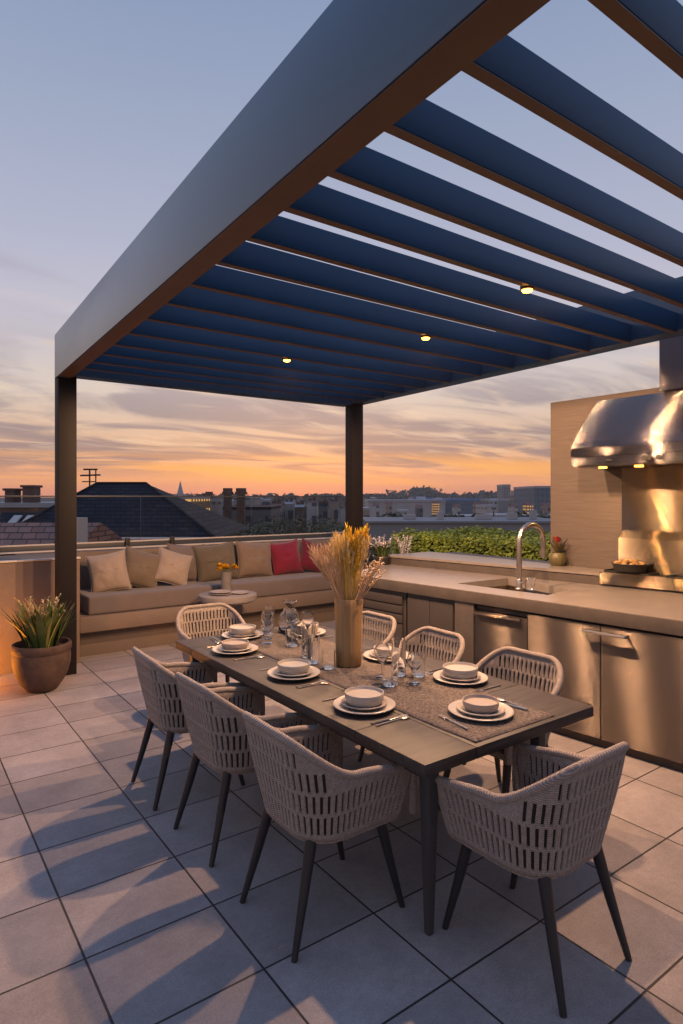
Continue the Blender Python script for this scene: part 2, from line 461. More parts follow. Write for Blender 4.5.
M['straw2'] = mat('dry_seed_head', (.62, .47, .24), rough=.8, var=.2, vscale=9)
M['hedge'] = mat('hedge_leaf', (.32, .41, .05), rough=.55, col2=(.075, .125, .018), vscale=2.2)
M['hedgecore'] = mat('hedge_core', (.012, .02, .006), rough=1)
M['treeleaf'] = mat('dusk_tree_leaf', (.16, .155, .09), rough=.7, col2=(.06, .065, .04), vscale=.35)
M['bark'] = mat('tree_bark', (.07, .05, .035), rough=.95, var=.3, vscale=10)
M['white'] = mat('white_petal', (.72, .68, .66), rough=.7, var=.08, vscale=20)
M['yellow'] = mat('yellow_petal', (.72, .42, .01), rough=.6, col2=(.55, .25, .0), vscale=30)
M['red'] = mat('red_petal', (.5, .03, .02), rough=.6, var=.2, vscale=30)
M['greyvase'] = mat('grey_glazed_vase', (.19, .17, .16), rough=.35, var=.2, vscale=12)
M['darkrail'] = mat('dark_rail_metal', (.05, .055, .065), rough=.4, var=.1)
M['coping'] = mat('pale_coping', (.55, .5, .46), rough=.5, var=.06)
M['lamp'] = emit('warm_lamp_glow', (1, .38, .045), 13)
M['lampbody'] = mat('lamp_housing', (.03, .03, .03), rough=.4, metal=.6)
M['castiron'] = mat('cast_iron', (.02, .019, .018), rough=.55, bump=.15, bscale=120)
M['food'] = mat('cooked_food', (.5, .33, .14), rough=.5, col2=(.22, .1, .03), vscale=30)
M['slate'] = slate_mat()
M['rooftile'] = slate_mat('faded_clay_tiles', (.34, .19, .15), (.22, .12, .10), (.07, .045, .04), .3, .12)
M['brick'] = mat('sooty_brick', (.17, .105, .085), rough=.9, col2=(.09, .06, .055), vscale=2)
M['city_grey'] = facade_mat('grey_facade', (.30, .28, .28), (.07, .075, .09))
M['city_tan'] = facade_mat('tan_facade', (.36, .27, .22), (.08, .075, .08))
M['city_pale'] = facade_mat('pale_facade', (.50, .45, .43), (.10, .11, .13), 4, 3.5)
M['city_dark'] = facade_mat('dark_facade', (.14, .13, .135), (.04, .045, .055))
M['city_glass'] = facade_mat('glass_facade', (.16, .20, .24), (.09, .13, .17), 2.2, 3.2)
M['city_lit'] = facade_mat('lit_facade', (.30, .18, .10), (.8, .45, .12), 1.1, 1.4, lit=.7)
M['blue_roof'] = mat('blue_sheet_roof', (.14, .24, .45), rough=.5, var=.15, vscale=.05)
M['grey_roof'] = mat('grey_sheet_roof', (.36, .35, .36), rough=.6, var=.15, vscale=.05)
M['shed_pale'] = mat('pale_shed_cladding', (.40, .37, .36), rough=.7, var=.15, vscale=.08)
M['shed_grey'] = mat('grey_shed_cladding', (.24, .235, .24), rough=.7, var=.15, vscale=.08)
M['ground'] = mat('city_ground', (.085, .08, .06), rough=1, col2=(.03, .04, .022), vscale=.012, detail=10)

# ---------------------------------------------------------------- setting: terrace and city ground
m = MB(); m.box(-4.0, 6.1, -4.0, 7.1, -.35, 0); m.box(1.6, 6.1, 7.1, 8.5, -.35, 0)
f = m.build('terrace_floor', M['floor'], smooth=None); tag(f, kind='structure', label='square grey stone pavers with dark joints covering the roof terrace')
m = MB()
NG = 40
m.quad((-20000, -20000, -14), (20000, -20000, -14), (20000, 20000, -14), (-20000, 20000, -14))
g = m.build('city_ground', M['ground'], smooth=None); tag(g, kind='structure', label='dark open ground spreading below the terrace to the horizon')
m = MB(); m.box(-3.9, 6.0, -3.9, 8.9, -14.1, -.36)
o = m.build('building_below', M['render'], smooth=None); tag(o, kind='structure', label='rendered building that carries the terrace')

# low wall on the left, parapet behind the bench
m = MB(); m.box(-4.0, 1.68, 7.1, 8.0, -.02, 1.13, .008)
o = m.build('low_wall', M['render']); tag(o, 'long low rendered wall behind the clay pot, washed orange at its foot', 'wall')
m = MB(); m.box(-4.0, 1.685, 7.085, 7.16, 1.133, 1.15, .004)
m.build('coping', M['coping'], o)
m = MB(); m.box(1.685, 6.05, 7.93, 8.2, .0, 1.13, .008); m.box(1.2, 1.68, 8.0, 8.2, 0, 1.13, .008)
o = m.build('parapet_wall', M['render']); tag(o, 'rendered parapet wall rising behind the cushioned bench', 'wall')
m = MB(); m.box(-4.0, 6.05, 8.14, 8.215, 1.133, 1.15, .004)
m.build('coping', M['coping'], o)

# glass balustrade
bal = empty('glass_balustrade', (0, 8.35, 0), label='clear glass balustrade with dark base rail and thin handrail along the far edge', cat='balustrade')
m = MB(); m.box(-4, 6.1, -.05, .05, 1.10, 1.215, .006); m.build('base_rail', M['darkrail'], bal)
m = MB(); m.box(-4, 6.1, -.055, -.046, 1.205, 1.223, .002); m.build('rail_edge', M['coping'], bal)
m = MB(); m.box(-4, 6.1, -.018, .018, 1.80, 1.818, .004); m.build('handrail', M['darkrail'], bal)
for i in range(6):
    x0 = -3.9 + i * 1.67
    m = MB(); m.box(x0, x0 + 1.64, -.006, .006, 1.216, 1.799); m.build('glass_pane', M['pane'], bal, smooth=None)
for x in (2.55, 3.16):
    m = MB(); m.box(x - .03, x + .03, -.1, -.056, 1.13, 1.26, .012); m.build('clamp', M['dark'], bal)

# ---------------------------------------------------------------- pergola
pg = empty('pergola', (0, 0, 0), label='large blue grey metal pergola with deep side beam and parallel roof louvres', cat='pergola')
ZB = 3.0
def xr(y): return 4.63 + .057 * y          # inner edge of the kitchen beam
def xo(y): return 1.1265 + .0345 * y        # outer edge of the left beam
m = MB()
y0, y1 = -1.3, 6.78
m.hexa([(xo(y0), y0, ZB), (xo(y0) + .13, y0, ZB), (xo(y1) + .13, y1, ZB), (xo(y1), y1, ZB)],
       [(xo(y0), y0, ZB + .44), (xo(y0) + .13, y0, ZB + .44), (xo(y1) + .13, y1, ZB + .44), (xo(y1), y1, ZB + .44)], .004)
m.build('side_beam', M['frame'], pg)
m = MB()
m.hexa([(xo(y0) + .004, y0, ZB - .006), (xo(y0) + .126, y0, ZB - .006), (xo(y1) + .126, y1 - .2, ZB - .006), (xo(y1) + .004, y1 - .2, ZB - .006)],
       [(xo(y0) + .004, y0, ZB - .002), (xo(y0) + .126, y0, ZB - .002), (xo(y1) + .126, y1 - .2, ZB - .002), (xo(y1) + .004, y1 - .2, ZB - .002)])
m.build('beam_bounce_strip', M['bounce_brown'], pg)  # thin sheet carrying the painted warm bounce under the beam
m = MB(); m.box(1.51, 4.99, 6.6, 6.775, ZB + .02, ZB + .44, .004); m.build('rear_beam', M['frame'], pg)
m = MB()
m.hexa([(xr(y0), y0, ZB + .045), (xr(y0) + .19, y0, ZB + .045), (xr(y1) + .19, y1, ZB + .045), (xr(y1), y1, ZB + .045)],
       [(xr(y0), y0, ZB + .44), (xr(y0) + .19, y0, ZB + .44), (xr(y1) + .19, y1, ZB + .44), (xr(y1), y1, ZB + .44)], .004)
m.build('kitchen_beam', M['frame'], pg)
m = MB(); m.box(1.22, 4.55, -1.3, -1.15, ZB + .02, ZB + .44, .004); m.build('front_beam', M['frame'], pg)
ly = [-.9, -.54, -.18, .14, .49, .84, 1.2, 1.56, 1.91, 2.26, 2.63, 3.0, 3.41, 3.83, 4.25, 4.70, 5.12, 5.52, 5.9, 6.25]
for y in ly:
    xa = xo(y) + .132
    xb = xr(y) - .002
    m = MB(); m.box(xa, xb, y - .003, y + .042, ZB + .036, ZB + .176, .003); lo = m.build('louver', M['louver'], pg)
    m = MB(); m.box(xa, xb, y - .001, y + .040, ZB + .03, ZB + .0345); m.build('louver_bounce_strip', M['bounce_brown'], lo)  # thin strip coloured like warm lamp bounce on the blade's underside
for (x, y) in ((1.375, 6.68), (5.0, 6.58), (1.1, -1.28), (4.57, -1.28)):
    m = MB(); m.box(x, x + .175, y, y + .17, 0, ZB + (.02 if x < 4 else .044), .006); po = m.build('post', M['post'], pg)

# downlights set in the louvres
def downlight(x, y, label, P):
    t = empty('downlight', (x, y + .019, ZB + .029), label=label, cat='lamp', group='warm downlights under the louvres')
    m = MB(); m.lathe([(.0, .016), (.040, .016), (.040, -.008), (.036, -.010), (.032, -.006)], 24); m.build('housing', M['bounce_brown'], t)
    m = MB(); m.lathe([(0, -.009), (.032, -.009), (.026, -.02), (0, -.028)], 24); m.build('lens', M['lamp'], t)
    ld = bpy.data.lights.new('lamp_light', 'SPOT'); ld.energy = P; ld.color = (1, .56, .29); ld.spot_size = R(180); ld.spot_blend = .12; ld.shadow_soft_size = .03
    lo = bpy.data.objects.new('lamp_light', ld); COL.objects.link(lo); lo.parent = t; lo.location = (0, 0, -.1)
    return t
LP = 275
downlight(3.04, 2.285, 'warm glowing downlight on the louvre over the table, the one nearest the hood', LP)
downlight(3.33, 3.44, 'warm glowing downlight on the louvres, middle of the three', LP)
downlight(2.87, 4.73, 'warm glowing downlight on the louvres, the one nearest the bench', LP)

# ---------------------------------------------------------------- bench
bn = empty('built_in_bench', (0, 0, 0), label='long built-in stone bench with mushroom grey seat cushion along the parapet', cat='bench')
m = MB(); m.box(1.74, 5.3, 7.36, 7.928, .0, .287, .005); m.build('base', M['benchstone'], bn)
m = MB(); m.box(1.70, 5.3, 7.2, 7.927, .29, .475, .03); m.build('ledge', M['benchstone'], bn)
m = MB(); m.box(1.80, 5.3, 7.23, 7.90, .477, .685, .035, seg=4); m.build('seat_cushion', M['cush'], bn)

m = MB()
for zz in (.5, .668):
    m.tube([(1.815, 7.90, zz), (1.815, 7.262, zz), (1.84, 7.238, zz), (5.29, 7.238, zz)], .006, 6)
m.build('piping', M['cush'], bn)
def pillow(name, x, y, z, w, h, th, rz, lean, roll, mt, label, group):
    bm = bmesh.new(); n = 26
    P = {}
    for side in (1, -1):
        for i in range(n + 1):
            for j in range(n + 1):
                u, v = -1 + 2 * i / n, -1 + 2 * j / n
                edge = i in (0, n) or j in (0, n)
                k = (max(0, 1 - abs(u) ** 2.6) * max(0, 1 - abs(v) ** 2.6)) ** .5
                wr = .017 * mnoise.noise(Vector((u * 2.3 + x * 7, v * 2.3, side * 3 + x))) + .006 * mnoise.noise(Vector((u * 6 + x * 5, v * 6, side * 2 + x)))
                px = u * w / 2 * (1 - .09 * (1 - abs(v) ** 2))
                pz_ = v * h / 2 * (1 - .09 * (1 - abs(u) ** 2)) - .035 * h * k * (v > 0)
                py_ = side * (th / 2 * k + (wr if not edge else 0) * k)
                key = (i, j, 0 if edge else side)
                if key not in P: P[key] = bm.verts.new((px, py_, pz_))
        for i in range(n):
            for j in range(n):
                q = []
                for a, b in ((i, j), (i + 1, j), (i + 1, j + 1), (i, j + 1)):
                    e = a in (0, n) or b in (0, n)
                    q.append(P[(a, b, 0 if e else side)])
                bm.faces.new(q if side < 0 else q[::-1])
    mb = MB(); mb.bm.free(); mb.bm = bm
    o = mb.build(name, mt, smooth=80)
    bd = [(i, 0) for i in range(n)] + [(n, j) for j in range(n)] + [(i, n) for i in range(n, 0, -1)] + [(0, j) for j in range(n, 0, -1)]
    edge_pts = []
    for i, j in bd:
        u, v = -1 + 2 * i / n, -1 + 2 * j / n
        edge_pts.append((u * w / 2 * (1 - .09 * (1 - abs(v) ** 2)), 0, v * h / 2 * (1 - .09 * (1 - abs(u) ** 2))))
    pb = MB(); pb.tube(edge_pts, .006, 6, closed=True); pb.build('piping', mt, o)
    o.location = (x, y, z); o.rotation_euler = Euler((lean, roll, rz), 'XYZ')
    return tag(o, label, 'pillow', group)
PGR = 'scatter cushions on the bench'
ZC = .685
pillow('scatter_cushion', 2.12, 7.60, ZC + .215, .45, .49, .2, R(-14), R(-20), R(-9), M['p_cream'], 'cream scatter cushion leaning at the end of the bench beside the dark post', PGR)
pillow('scatter_cushion', 2.53, 7.66, ZC + .225, .48, .49, .2, R(-10), R(-22), R(17), M['p_taupe'], 'tilted taupe scatter cushion between two cream ones', PGR)
pillow('scatter_cushion', 2.92, 7.62, ZC + .215, .45, .46, .19, R(-6), R(-24), R(19), M['p_cream'], 'tilted cream scatter cushion in front of the large grey one', PGR)
pillow('scatter_cushion', 3.18, 7.83, ZC + .245, .52, .50, .15, R(0), R(-10), R(4), M['cush'], 'large grey cushion upright behind the tilted cream one', PGR)
pillow('scatter_cushion', 3.56, 7.72, ZC + .235, .58, .52, .21, R(-4), R(-16), R(-5), M['p_olive'], 'wide olive taupe cushion standing behind the yellow flowers', PGR)
pillow('scatter_cushion', 4.15, 7.74, ZC + .24, .56, .51, .21, R(0), R(-15), R(4), M['p_sand'], 'wide sand coloured cushion next to the raspberry one', PGR)
pillow('scatter_cushion', 4.66, 7.74, ZC + .235, .48, .49, .21, R(-4), R(-15), R(-6), M['p_red'], 'raspberry red cushion beside the sand coloured one', PGR)
pillow('scatter_cushion', 5.10, 7.66, ZC + .225, .46, .46, .2, R(-16), R(-19), R(16), M['p_crimson'], 'raspberry red cushion half hidden behind the dried flowers', PGR)

# side table with vase and plates
st = empty('side_table', (3.30, 6.83, 0), label='round pale concrete pedestal side table in front of the bench', cat='side table')
m = MB(); m.lathe([(0, .545), (.30, .545), (.345, .57), (.35, .60), (.345, .63), (.33, .64), (0, .64)], 48); m.build('tabletop', M['concrete'], st)
m = MB(); m.lathe([(0, .002), (.2, .002), (.2, .03), (.09, .05), (.08, .3), (.1, .544), (0, .544)], 32); m.build('pedestal', M['concrete'], st)
def plate(name, x, y, z, r, mt, label, group, h=.014, th=.006):
    m = MB(); m.lathe([(0, 0), (r * .62, 0), (r * .7, .003), (r, h), (r, h + th * .6), (r * .97, h + th), (r * .7, .003 + th), (r * .62, th), (0, th)], 48)
    o = m.build(name, mt); o.location = (x, y, z); return tag(o, label, 'plate', group)
plate('serving_plate', 3.19, 6.80, .641, .135, M['china2'], 'wide serving plate under two others on the round side table', 'plates on the side table')
plate('serving_plate', 3.185, 6.795, .663, .125, M['china2'], 'middle serving plate of the stack on the round side table', 'plates on the side table')
plate('serving_plate', 3.41, 6.74, .641, .115, M['china2'], 'single serving plate right of the grey vase on the side table', 'plates on the side table')
t = empty('flower_vase', (3.33, 6.93, .641), label='grey cylinder vase holding yellow flowers on the side table', cat='vase')
m = MB(); m.lathe([(0, 0), (.055, 0), (.062, .01), (.058, .1), (.062, .25), (.052, .25), (.048, .1), (0, .02)], 28); m.build('body', M['greyvase'], t)
m = MB()
rr = random.Random(3)
for k in range(11):
    a = rr.uniform(0, 2 * PI); d = rr.uniform(.02, .13)
    c = Vector((math.cos(a) * d, math.sin(a) * d * .7, .285 + rr.uniform(-.01, .045)))
    m.tube([(0, 0, .18), c * .6 + Vector((0, 0, .1)), c], [.004, .003, .003], 5, mi=1)
    for q in range(16):
        b = rr.uniform(0, 2 * PI); el = rr.uniform(-.2, 1.3)
        dv = Vector((math.cos(b) * math.cos(el), math.sin(b) * math.cos(el), math.sin(el)))
        sd = dv.cross(Vector((.3, .5, .8))).normalized()
        m.strip([c, c + dv * .03, c + dv * .048], [.004, .014, .002], sd)
m.build('yellow_flowers', [M['yellow'], M['leaf']], t, recalc=False)

# ---------------------------------------------------------------- potted plant
pp = empty('potted_plant', (1.16, 6.33, 0), label='spiky green and yellow plant in a weathered clay pot by the dark post', cat='potted plant')
m = MB(); m.lathe([(0, 0), (.115, 0), (.135, .01), (.185, .08), (.225, .16), (.246, .24), (.252, .31), (.246, .36), (.255, .375), (.258, .42), (.25, .44), (.232, .44), (.225, .42), (.22, .38), (0, .37)], 48)
m.build('pot', M['pot'], pp)
m = MB(); m.lathe([(0, .405), (.1, .4), (.224, .385)], 24); m.build('soil', M['soil'], pp)
rr = random.Random(11)
def blade(mb, base, az, ln, out, w, droop, mi=0):
    d = Vector((math.cos(az), math.sin(az), 0)); sd = Vector((-math.sin(az), math.cos(az), 0))
    pts = []; ws = []
    for i in range(7):
        s = i / 6
        pts.append(Vector(base) + d * (out * ln * s ** 1.15) + Vector((0, 0, ln * (s - droop * s ** 3))))
        ws.append(w * (math.sin(PI * min(1, .12 + s * .88)) ** .8) + .001)
    mb.strip(pts, ws, sd, mi, fold=.3)
m = MB()
for k in range(60):
    az = rr.uniform(0, 2 * PI); r0 = rr.uniform(0, .13)
    blade(m, (r0 * math.cos(az), r0 * math.sin(az), .38), az + rr.uniform(-.5, .5), rr.uniform(.26, .50), rr.uniform(.15, .62), rr.uniform(.02, .044), rr.uniform(.0, .3))
m.build('leaves', M['leaf'], pp, recalc=False)
m = MB()
for k in range(80):
    az = rr.uniform(0, 2 * PI); r0 = rr.uniform(0, .12)
    blade(m, (r0 * math.cos(az), r0 * math.sin(az), .40), az + rr.uniform(-.5, .5), rr.uniform(.28, .48), rr.uniform(.15, .6), rr.uniform(.006, .012), rr.uniform(0, .3))
m.build('yellow_leaves', M['leafy'], pp, recalc=False)
m = MB()
for k in range(64):
    az = rr.uniform(0, 2 * PI); ln = rr.uniform(.32, .58); ou = rr.uniform(.1, .55)
    d = Vector((math.cos(az), math.sin(az), 0))
    pts = [Vector((0, 0, .4)) + d * (ou * ln * s + .03 * math.sin(s * 5 + k)) + Vector((0, 0, ln * s - .1 * s ** 3)) for s in (0, .25, .5, .75, 1)]
    m.tube(pts, [.003, .003, .0026, .002, .002], 5)
    for q in range(9):
        s = .72 + q * .032; p = pts[3].lerp(pts[4], min(1, (s - .75) / .25) if s > .75 else 0)
        b = rr.uniform(0, 2 * PI)
        dv = Vector((math.cos(b), math.sin(b), rr.uniform(.2, 1))).normalized()
        m.strip([p, p + dv * .018, p + dv * .032], [.001, .007, .001], dv.cross(Vector((0, .3, 1))).normalized())
m.build('seed_heads', M['straw2'], pp, recalc=False)

# wall washer lamp at the foot of the low wall, left of the pot
t = empty('wall_uplight', (.5, 6.75, 0), label='small warm uplight on the floor washing the low wall orange', cat='lamp')
m = MB(); m.lathe([(0, 0), (.05, 0), (.05, .05), (.042, .055), (.036, .045), (0, .045)], 20); m.build('housing', M['lampbody'], t)
m = MB(); m.lathe([(0, .05), (.035, .05), (0, .054)], 20); m.build('lens', M['lamp'], t)
ld = bpy.data.lights.new('uplight_lamp', 'POINT'); ld.energy = 52; ld.color = (1, .3, .02); ld.shadow_soft_size = .04
lo = bpy.data.objects.new('uplight_lamp', ld); COL.objects.link(lo); lo.parent = t; lo.location = (0, 0, .12)

# ---------------------------------------------------------------- kitchen
PF = Vector((4.15, 1.93, 0)); DF = (Vector((3.88, 4.94, 0)) - PF).normalized(); NF = Vector((DF.y, -DF.x, 0))   # NF points away from the table
if NF.x < 0: NF = -NF
def fr(s, off, z): p = PF + DF * s + NF * off; return (p.x, p.y, z)
FB = [(5.60, .7), (5.32, 2.48), (4.82, 5.56)]
kc = empty('outdoor_kitchen_counter', (0, 0, 0), label='long outdoor kitchen counter with pale stone top and steel fronts', cat='kitchen counter')
def fbox(name, s0, s1, o0, o1, z0, z1, mt, parent, bev=.003, uvf=True):
    m = MB()
    m.hexa([fr(s0, o0, z0), fr(s1, o0, z0), fr(s1, o1, z0), fr(s0, o1, z0)], [fr(s0, o0, z1), fr(s1, o0, z1), fr(s1, o1, z1), fr(s0, o1, z1)], bev)
    return m.build(name, mt, parent, uv=(lambda c: (c.dot(DF), c.z)) if uvf else None)
S0, S1 = -2.0, 3.30
# worktop with a sink opening: outline split round the opening
sk = [(4.252, 4.002), (4.942, 3.972), (4.761, 3.161), (4.349, 3.09)]
def backline(y):
    a, b = ((FB[0], FB[1]) if y < FB[1][1] else (FB[1], FB[2]))
    return a[0] + (b[0] - a[0]) * (y - a[1]) / (b[1] - a[1])
fA = fr(S0, 0, 0); fB_ = fr(S1, 0, 0); f1 = fr(1.17, 0, 0); f2 = fr(2.08, 0, 0)
ZT0, ZT1 = .93, 1.0
bA = (backline(fA[1]) - .002, fA[1]); bB = (backline(5.64) - .002, 5.64); b1 = (backline(3.15) - .002, 3.15); b2 = (backline(4.02) - .002, 4.02)
bm_ = (backline(2.48) - .002, 2.48)
m = MB()
top_polys = [[fA[:2], bA, bm_, b1, sk[2], sk[3], f1[:2]], [f1[:2], sk[3], sk[0], f2[:2]], [sk[2], b1, b2, sk[1]], [f2[:2], sk[0], sk[1], b2, bB, fB_[:2]]]
V = {}
def gv(p, z):
    k = (round(p[0], 4), round(p[1], 4), z)
    if k not in V: V[k] = m.bm.verts.new(k)
    return V[k]
for P in top_polys:
    m.bm.faces.new([gv(p, ZT1) for p in P]); m.bm.faces.new([gv(p, ZT0) for p in P][::-1])
ring = [fA[:2], f1[:2], f2[:2], fB_[:2], bB, b2, b1, bm_, bA]
for a, b in zip(ring, ring[1:] + ring[:1]): m.bm.faces.new([gv(a, ZT0), gv(b, ZT0), gv(b, ZT1), gv(a, ZT1)])
for a, b in zip(sk, sk[1:] + sk[:1]): m.bm.faces.new([gv(a, ZT0), gv(a, ZT1), gv(b, ZT1), gv(b, ZT0)])
m.build('worktop', M['counter'], kc, smooth=None)
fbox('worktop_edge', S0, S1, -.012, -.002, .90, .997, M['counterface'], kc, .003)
# basin
m = MB()
cx = sum(p[0] for p in sk) / 4; cy = sum(p[1] for p in sk) / 4
lo4 = [(cx + (p[0] - cx) * .93, cy + (p[1] - cy) * .95) for p in sk]
vt = [m.bm.verts.new((p[0], p[1], ZT0 + .001)) for p in sk]; vb = [m.bm.verts.new((p[0], p[1], .76)) for p in lo4]
for i in range(4): m.bm.faces.new([vt[i], vt[(i + 1) % 4], vb[(i + 1) % 4], vb[i]])
m.bm.faces.new(vb)
m.build('sink_basin', M['steel3'], kc, smooth=None, uv=lambda c: (c.y, c.z + c.x))
# carcass and fronts
m = MB(); m.hexa([fr(S0, .06, .1), fr(S1 - .02, .06, .1), fr(S1 - .02, .12, .1), fr(S0, .12, .1)], [fr(S0, .06, .928), fr(S1 - .02, .06, .928), fr(S1 - .02, .12, .928), fr(S0, .12, .928)])
m.build('carcass', M['dark'], kc, smooth=None)
m = MB(); p0 = fr(S1 - .03, .02, 0); m.prism([(p0[0], p0[1] - .03), (4.78, 5.57), (4.78, 5.61), (p0[0], p0[1] + .01)], 0, .928); m.build('end_panel', M['counterface'], kc, smooth=None)
fbox('toe_kick', S0, S1 - .02, .045, .055, 0, .098, M['kick'], kc, 0)
fbox('stone_pier', 1.655, 1.855, 0.0, .05, .0, .899, M['counterface'], kc)
fbox('stone_pier', 3.12, S1 - .01, 0.0, .05, .0, .899, M['counterface'], kc)
# drawers
fbox('drawer_bank_frame', 2.455, 3.11, .03, .05, .06, .895, M['taupepanel'], kc)
for (a, b) in ((.775, .855), (.69, .762), (.60, .677), (.08, .588)):
    fbox('drawer', 2.49, 3.08, .005, .029, a, b, M['taupepanel'], kc, .004)
fbox('door_frame', 1.865, 2.435, .03, .05, .06, .895, M['taupepanel'], kc)
for (a, b) in ((1.885, 2.145), (2.150, 2.42)):
    fbox('cabinet_door', a, b, .008, .029, .08, .855, M['taupepanel'], kc, .004)
def handle(s0, s1, z, parent, mt):
    m = MB()
    m.tube([fr(s0, .0, z), fr(s0, -.035, z), fr(s1, -.035, z), fr(s1, .0, z)], .011, 8)
    return m.build('handle', mt, parent)
d = fbox('dishwasher_door', 1.145, 1.645, .0, .03, .07, .845, M['steel'], kc, .004)
fbox('vent_strip', 1.145, 1.645, .02, .035, .852, .885, M['steel'], kc, .002)
h = fbox('handle', 1.19, 1.63, -.03, -.002, .815, .84, M['steel3'], d, .006)
d = fbox('steel_door', .553, 1.138, .0, .03, .07, .885, M['steel'], kc, .004)
d = fbox('steel_door', -.35, .547, .0, .03, .07, .885, M['steel'], kc, .004)
handle(.36, .67, .835, d, M['chrome']); handle(.2, .21, .835, d, M['chrome']) if False else None
d = fbox('steel_door', -1.2, -.356, .0, .03, .07, .885, M['steel'], kc, .004)
handle(-.9, -.6, .835, d, M['chrome'])
d = fbox('steel_door', -2.0, -1.206, .0, .03, .07, .885, M['steel'], kc, .004)
# raised back ledge
m = MB()
m.prism([(backline(5.64), 5.64), (FB[1][0], FB[1][1]), (FB[0][0], FB[0][1]), (5.95, .7), (5.95, 5.64)], .5, 1.085, 0)
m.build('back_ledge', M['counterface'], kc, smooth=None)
m = MB()
m.prism([(backline(5.65) - .012, 5.65), (FB[1][0] - .012, FB[1][1]), (FB[0][0] - .012, FB[0][1]), (5.497, .7), (5.497, 3.84), (5.52, 3.9), (5.52, 5.65)], 1.087, 1.112, 0)
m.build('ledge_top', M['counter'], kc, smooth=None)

# faucet
fc = empty('kitchen_faucet', (4.385, 3.405, 1.001), label='tall satin nickel gooseneck faucet arching over the sink', cat='faucet')
m = MB()
dv = Vector((.90, -.12, 0)).normalized(); dv = Vector((.64, -.03, 0)).normalized()
rr_ = .158
pts = [Vector((0, 0, 0)), Vector((0, 0, .2)), Vector((0, 0, .40))]
for k in range(1, 13):
    a = PI * k / 12
    pts.append(dv * (rr_ - rr_ * math.cos(a)) + Vector((0, 0, .40 + rr_ * math.sin(a))))
pts.append(dv * 2 * rr_ + Vector((0, 0, .32)))
m.tube(pts, .023, 14); m.build('spout', M['chrome'], fc)
m = MB(); m.tube([dv * 2 * rr_ + Vector((0, 0, .325)), dv * 2 * rr_ + Vector((0, 0, .26))], .028, 14); m.build('spray_head', M['chrome'], fc)
m = MB(); m.lathe([(0, 0), (.032, 0), (.032, .012), (.026, .02), (.026, .09), (.019, .1)], 20); m.build('base', M['chrome'], fc)
m = MB(); m.tube([Vector((0, -.02, .06)), Vector((-.01, -.06, .075)), Vector((-.02, -.1, .11))], [.01, .008, .007], 8); m.build('lever', M['chrome'], fc)
def tumbler(x, y, z, r, h, label, group=None, foot=False, name='glass_tumbler', cat='glass', flare=1.12, rot=0):
    m = MB()
    if foot:
        prof = [(0, 0), (r * .8, 0), (r * .78, .004), (.006, .01), (.005, h * .42), (r * .5, h * .48), (r, h * .68), (r * .98, h * .85), (r * .82, h), (r * .82 - .0018, h), (r * .96, h * .85), (r - .002, h * .68), (r * .48, h * .5), (0, h * .455)]
    else:
        prof = [(0, 0), (r * .94, 0), (r, .006), (r * flare, h), (r * flare - .002, h), (r - .003, .012), (0, .012)]
    m.lathe(prof, 32)
    o = m.build(name, M['glass'], smooth=50); o.location = (x, y, z)
    return tag(o, label, cat, group)
tumbler(4.47, 3.36, 1.001, .035, .10, 'flared clear glass beside the foot of the faucet', None, flare=1.5)

# stone wall, splashback, hood
sw = empty('stone_kitchen_wall', (0, 0, 0), label='tall beige stone wall behind the cooktop', cat='wall')
m = MB(); m.box(5.5, 5.95, -1.5, 3.88, 0, 2.77, .006); m.build('wall', M['stone'], sw)
sp = empty('steel_splashback', (0, 0, 0), label='brushed steel splashback panel lit gold between hood and cooktop', cat='splashback')
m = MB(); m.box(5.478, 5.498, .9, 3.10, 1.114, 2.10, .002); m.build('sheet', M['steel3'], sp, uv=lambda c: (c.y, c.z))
m = MB()
def prof_y(m, prof, ya, yb, bev=0):
    n = len(prof)
    va = [m.bm.verts.new((p[0], ya, p[1])) for p in prof]; vb = [m.bm.verts.new((p[0], yb, p[1])) for p in prof]
    for i in range(n):
        j = (i + 1) % n
        m.bm.faces.new([va[i], va[j], vb[j], vb[i]])
    m.bm.faces.new(va[::-1]); m.bm.faces.new(vb)
prof_y(m, [(5.476, 1.114), (5.38, 1.114), (5.38, 1.43), (5.476, 1.50)], .9, 3.075)
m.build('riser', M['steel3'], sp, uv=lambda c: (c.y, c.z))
hd = empty('range_hood', (0, 0, 0), label='large curved steel range hood with chimney cover on the stone wall', cat='range hood')
YA, YB = 1.55, 3.29
m = MB()
ch = [(4.975 + .0, 2.235)]
for k in range(1, 9):
    s = k / 8
    ch.append((4.975 + .43 * s ** 1.25, 2.235 + .47 * s))
pr = [(5.497, 2.235)] + ch + [(5.497, 2.705)]
prof_y(m, pr, YA, YB)
m.build('canopy', M['steel2'], hd, smooth=40, uv=lambda c: (c.y, c.z))
m = MB(); m.box(4.968, 5.497, YA - .004, YB + .004, 2.155, 2.233, .004); m.build('front_band', M['steel2'], hd, uv=lambda c: (c.y, c.z))
m = MB(); prof_y(m, [(5.49, 2.065), (4.99, 2.065), (4.968, 2.085), (4.968, 2.152), (5.49, 2.152)], YA, YB); m.build('control_panel', M['steel2'], hd, smooth=20, uv=lambda c: (c.y, c.z))
for y in (2.49, 2.60, 2.565):
    m = MB(); m.tube([(4.966, y, 2.118), (4.94, y, 2.118)], .021, 14); m.build('knob', M['castiron'], hd)
m = MB(); m.box(4.962, 4.967, 2.90, 2.95, 2.11, 2.122, .002); m.build('badge', M['castiron'], hd)
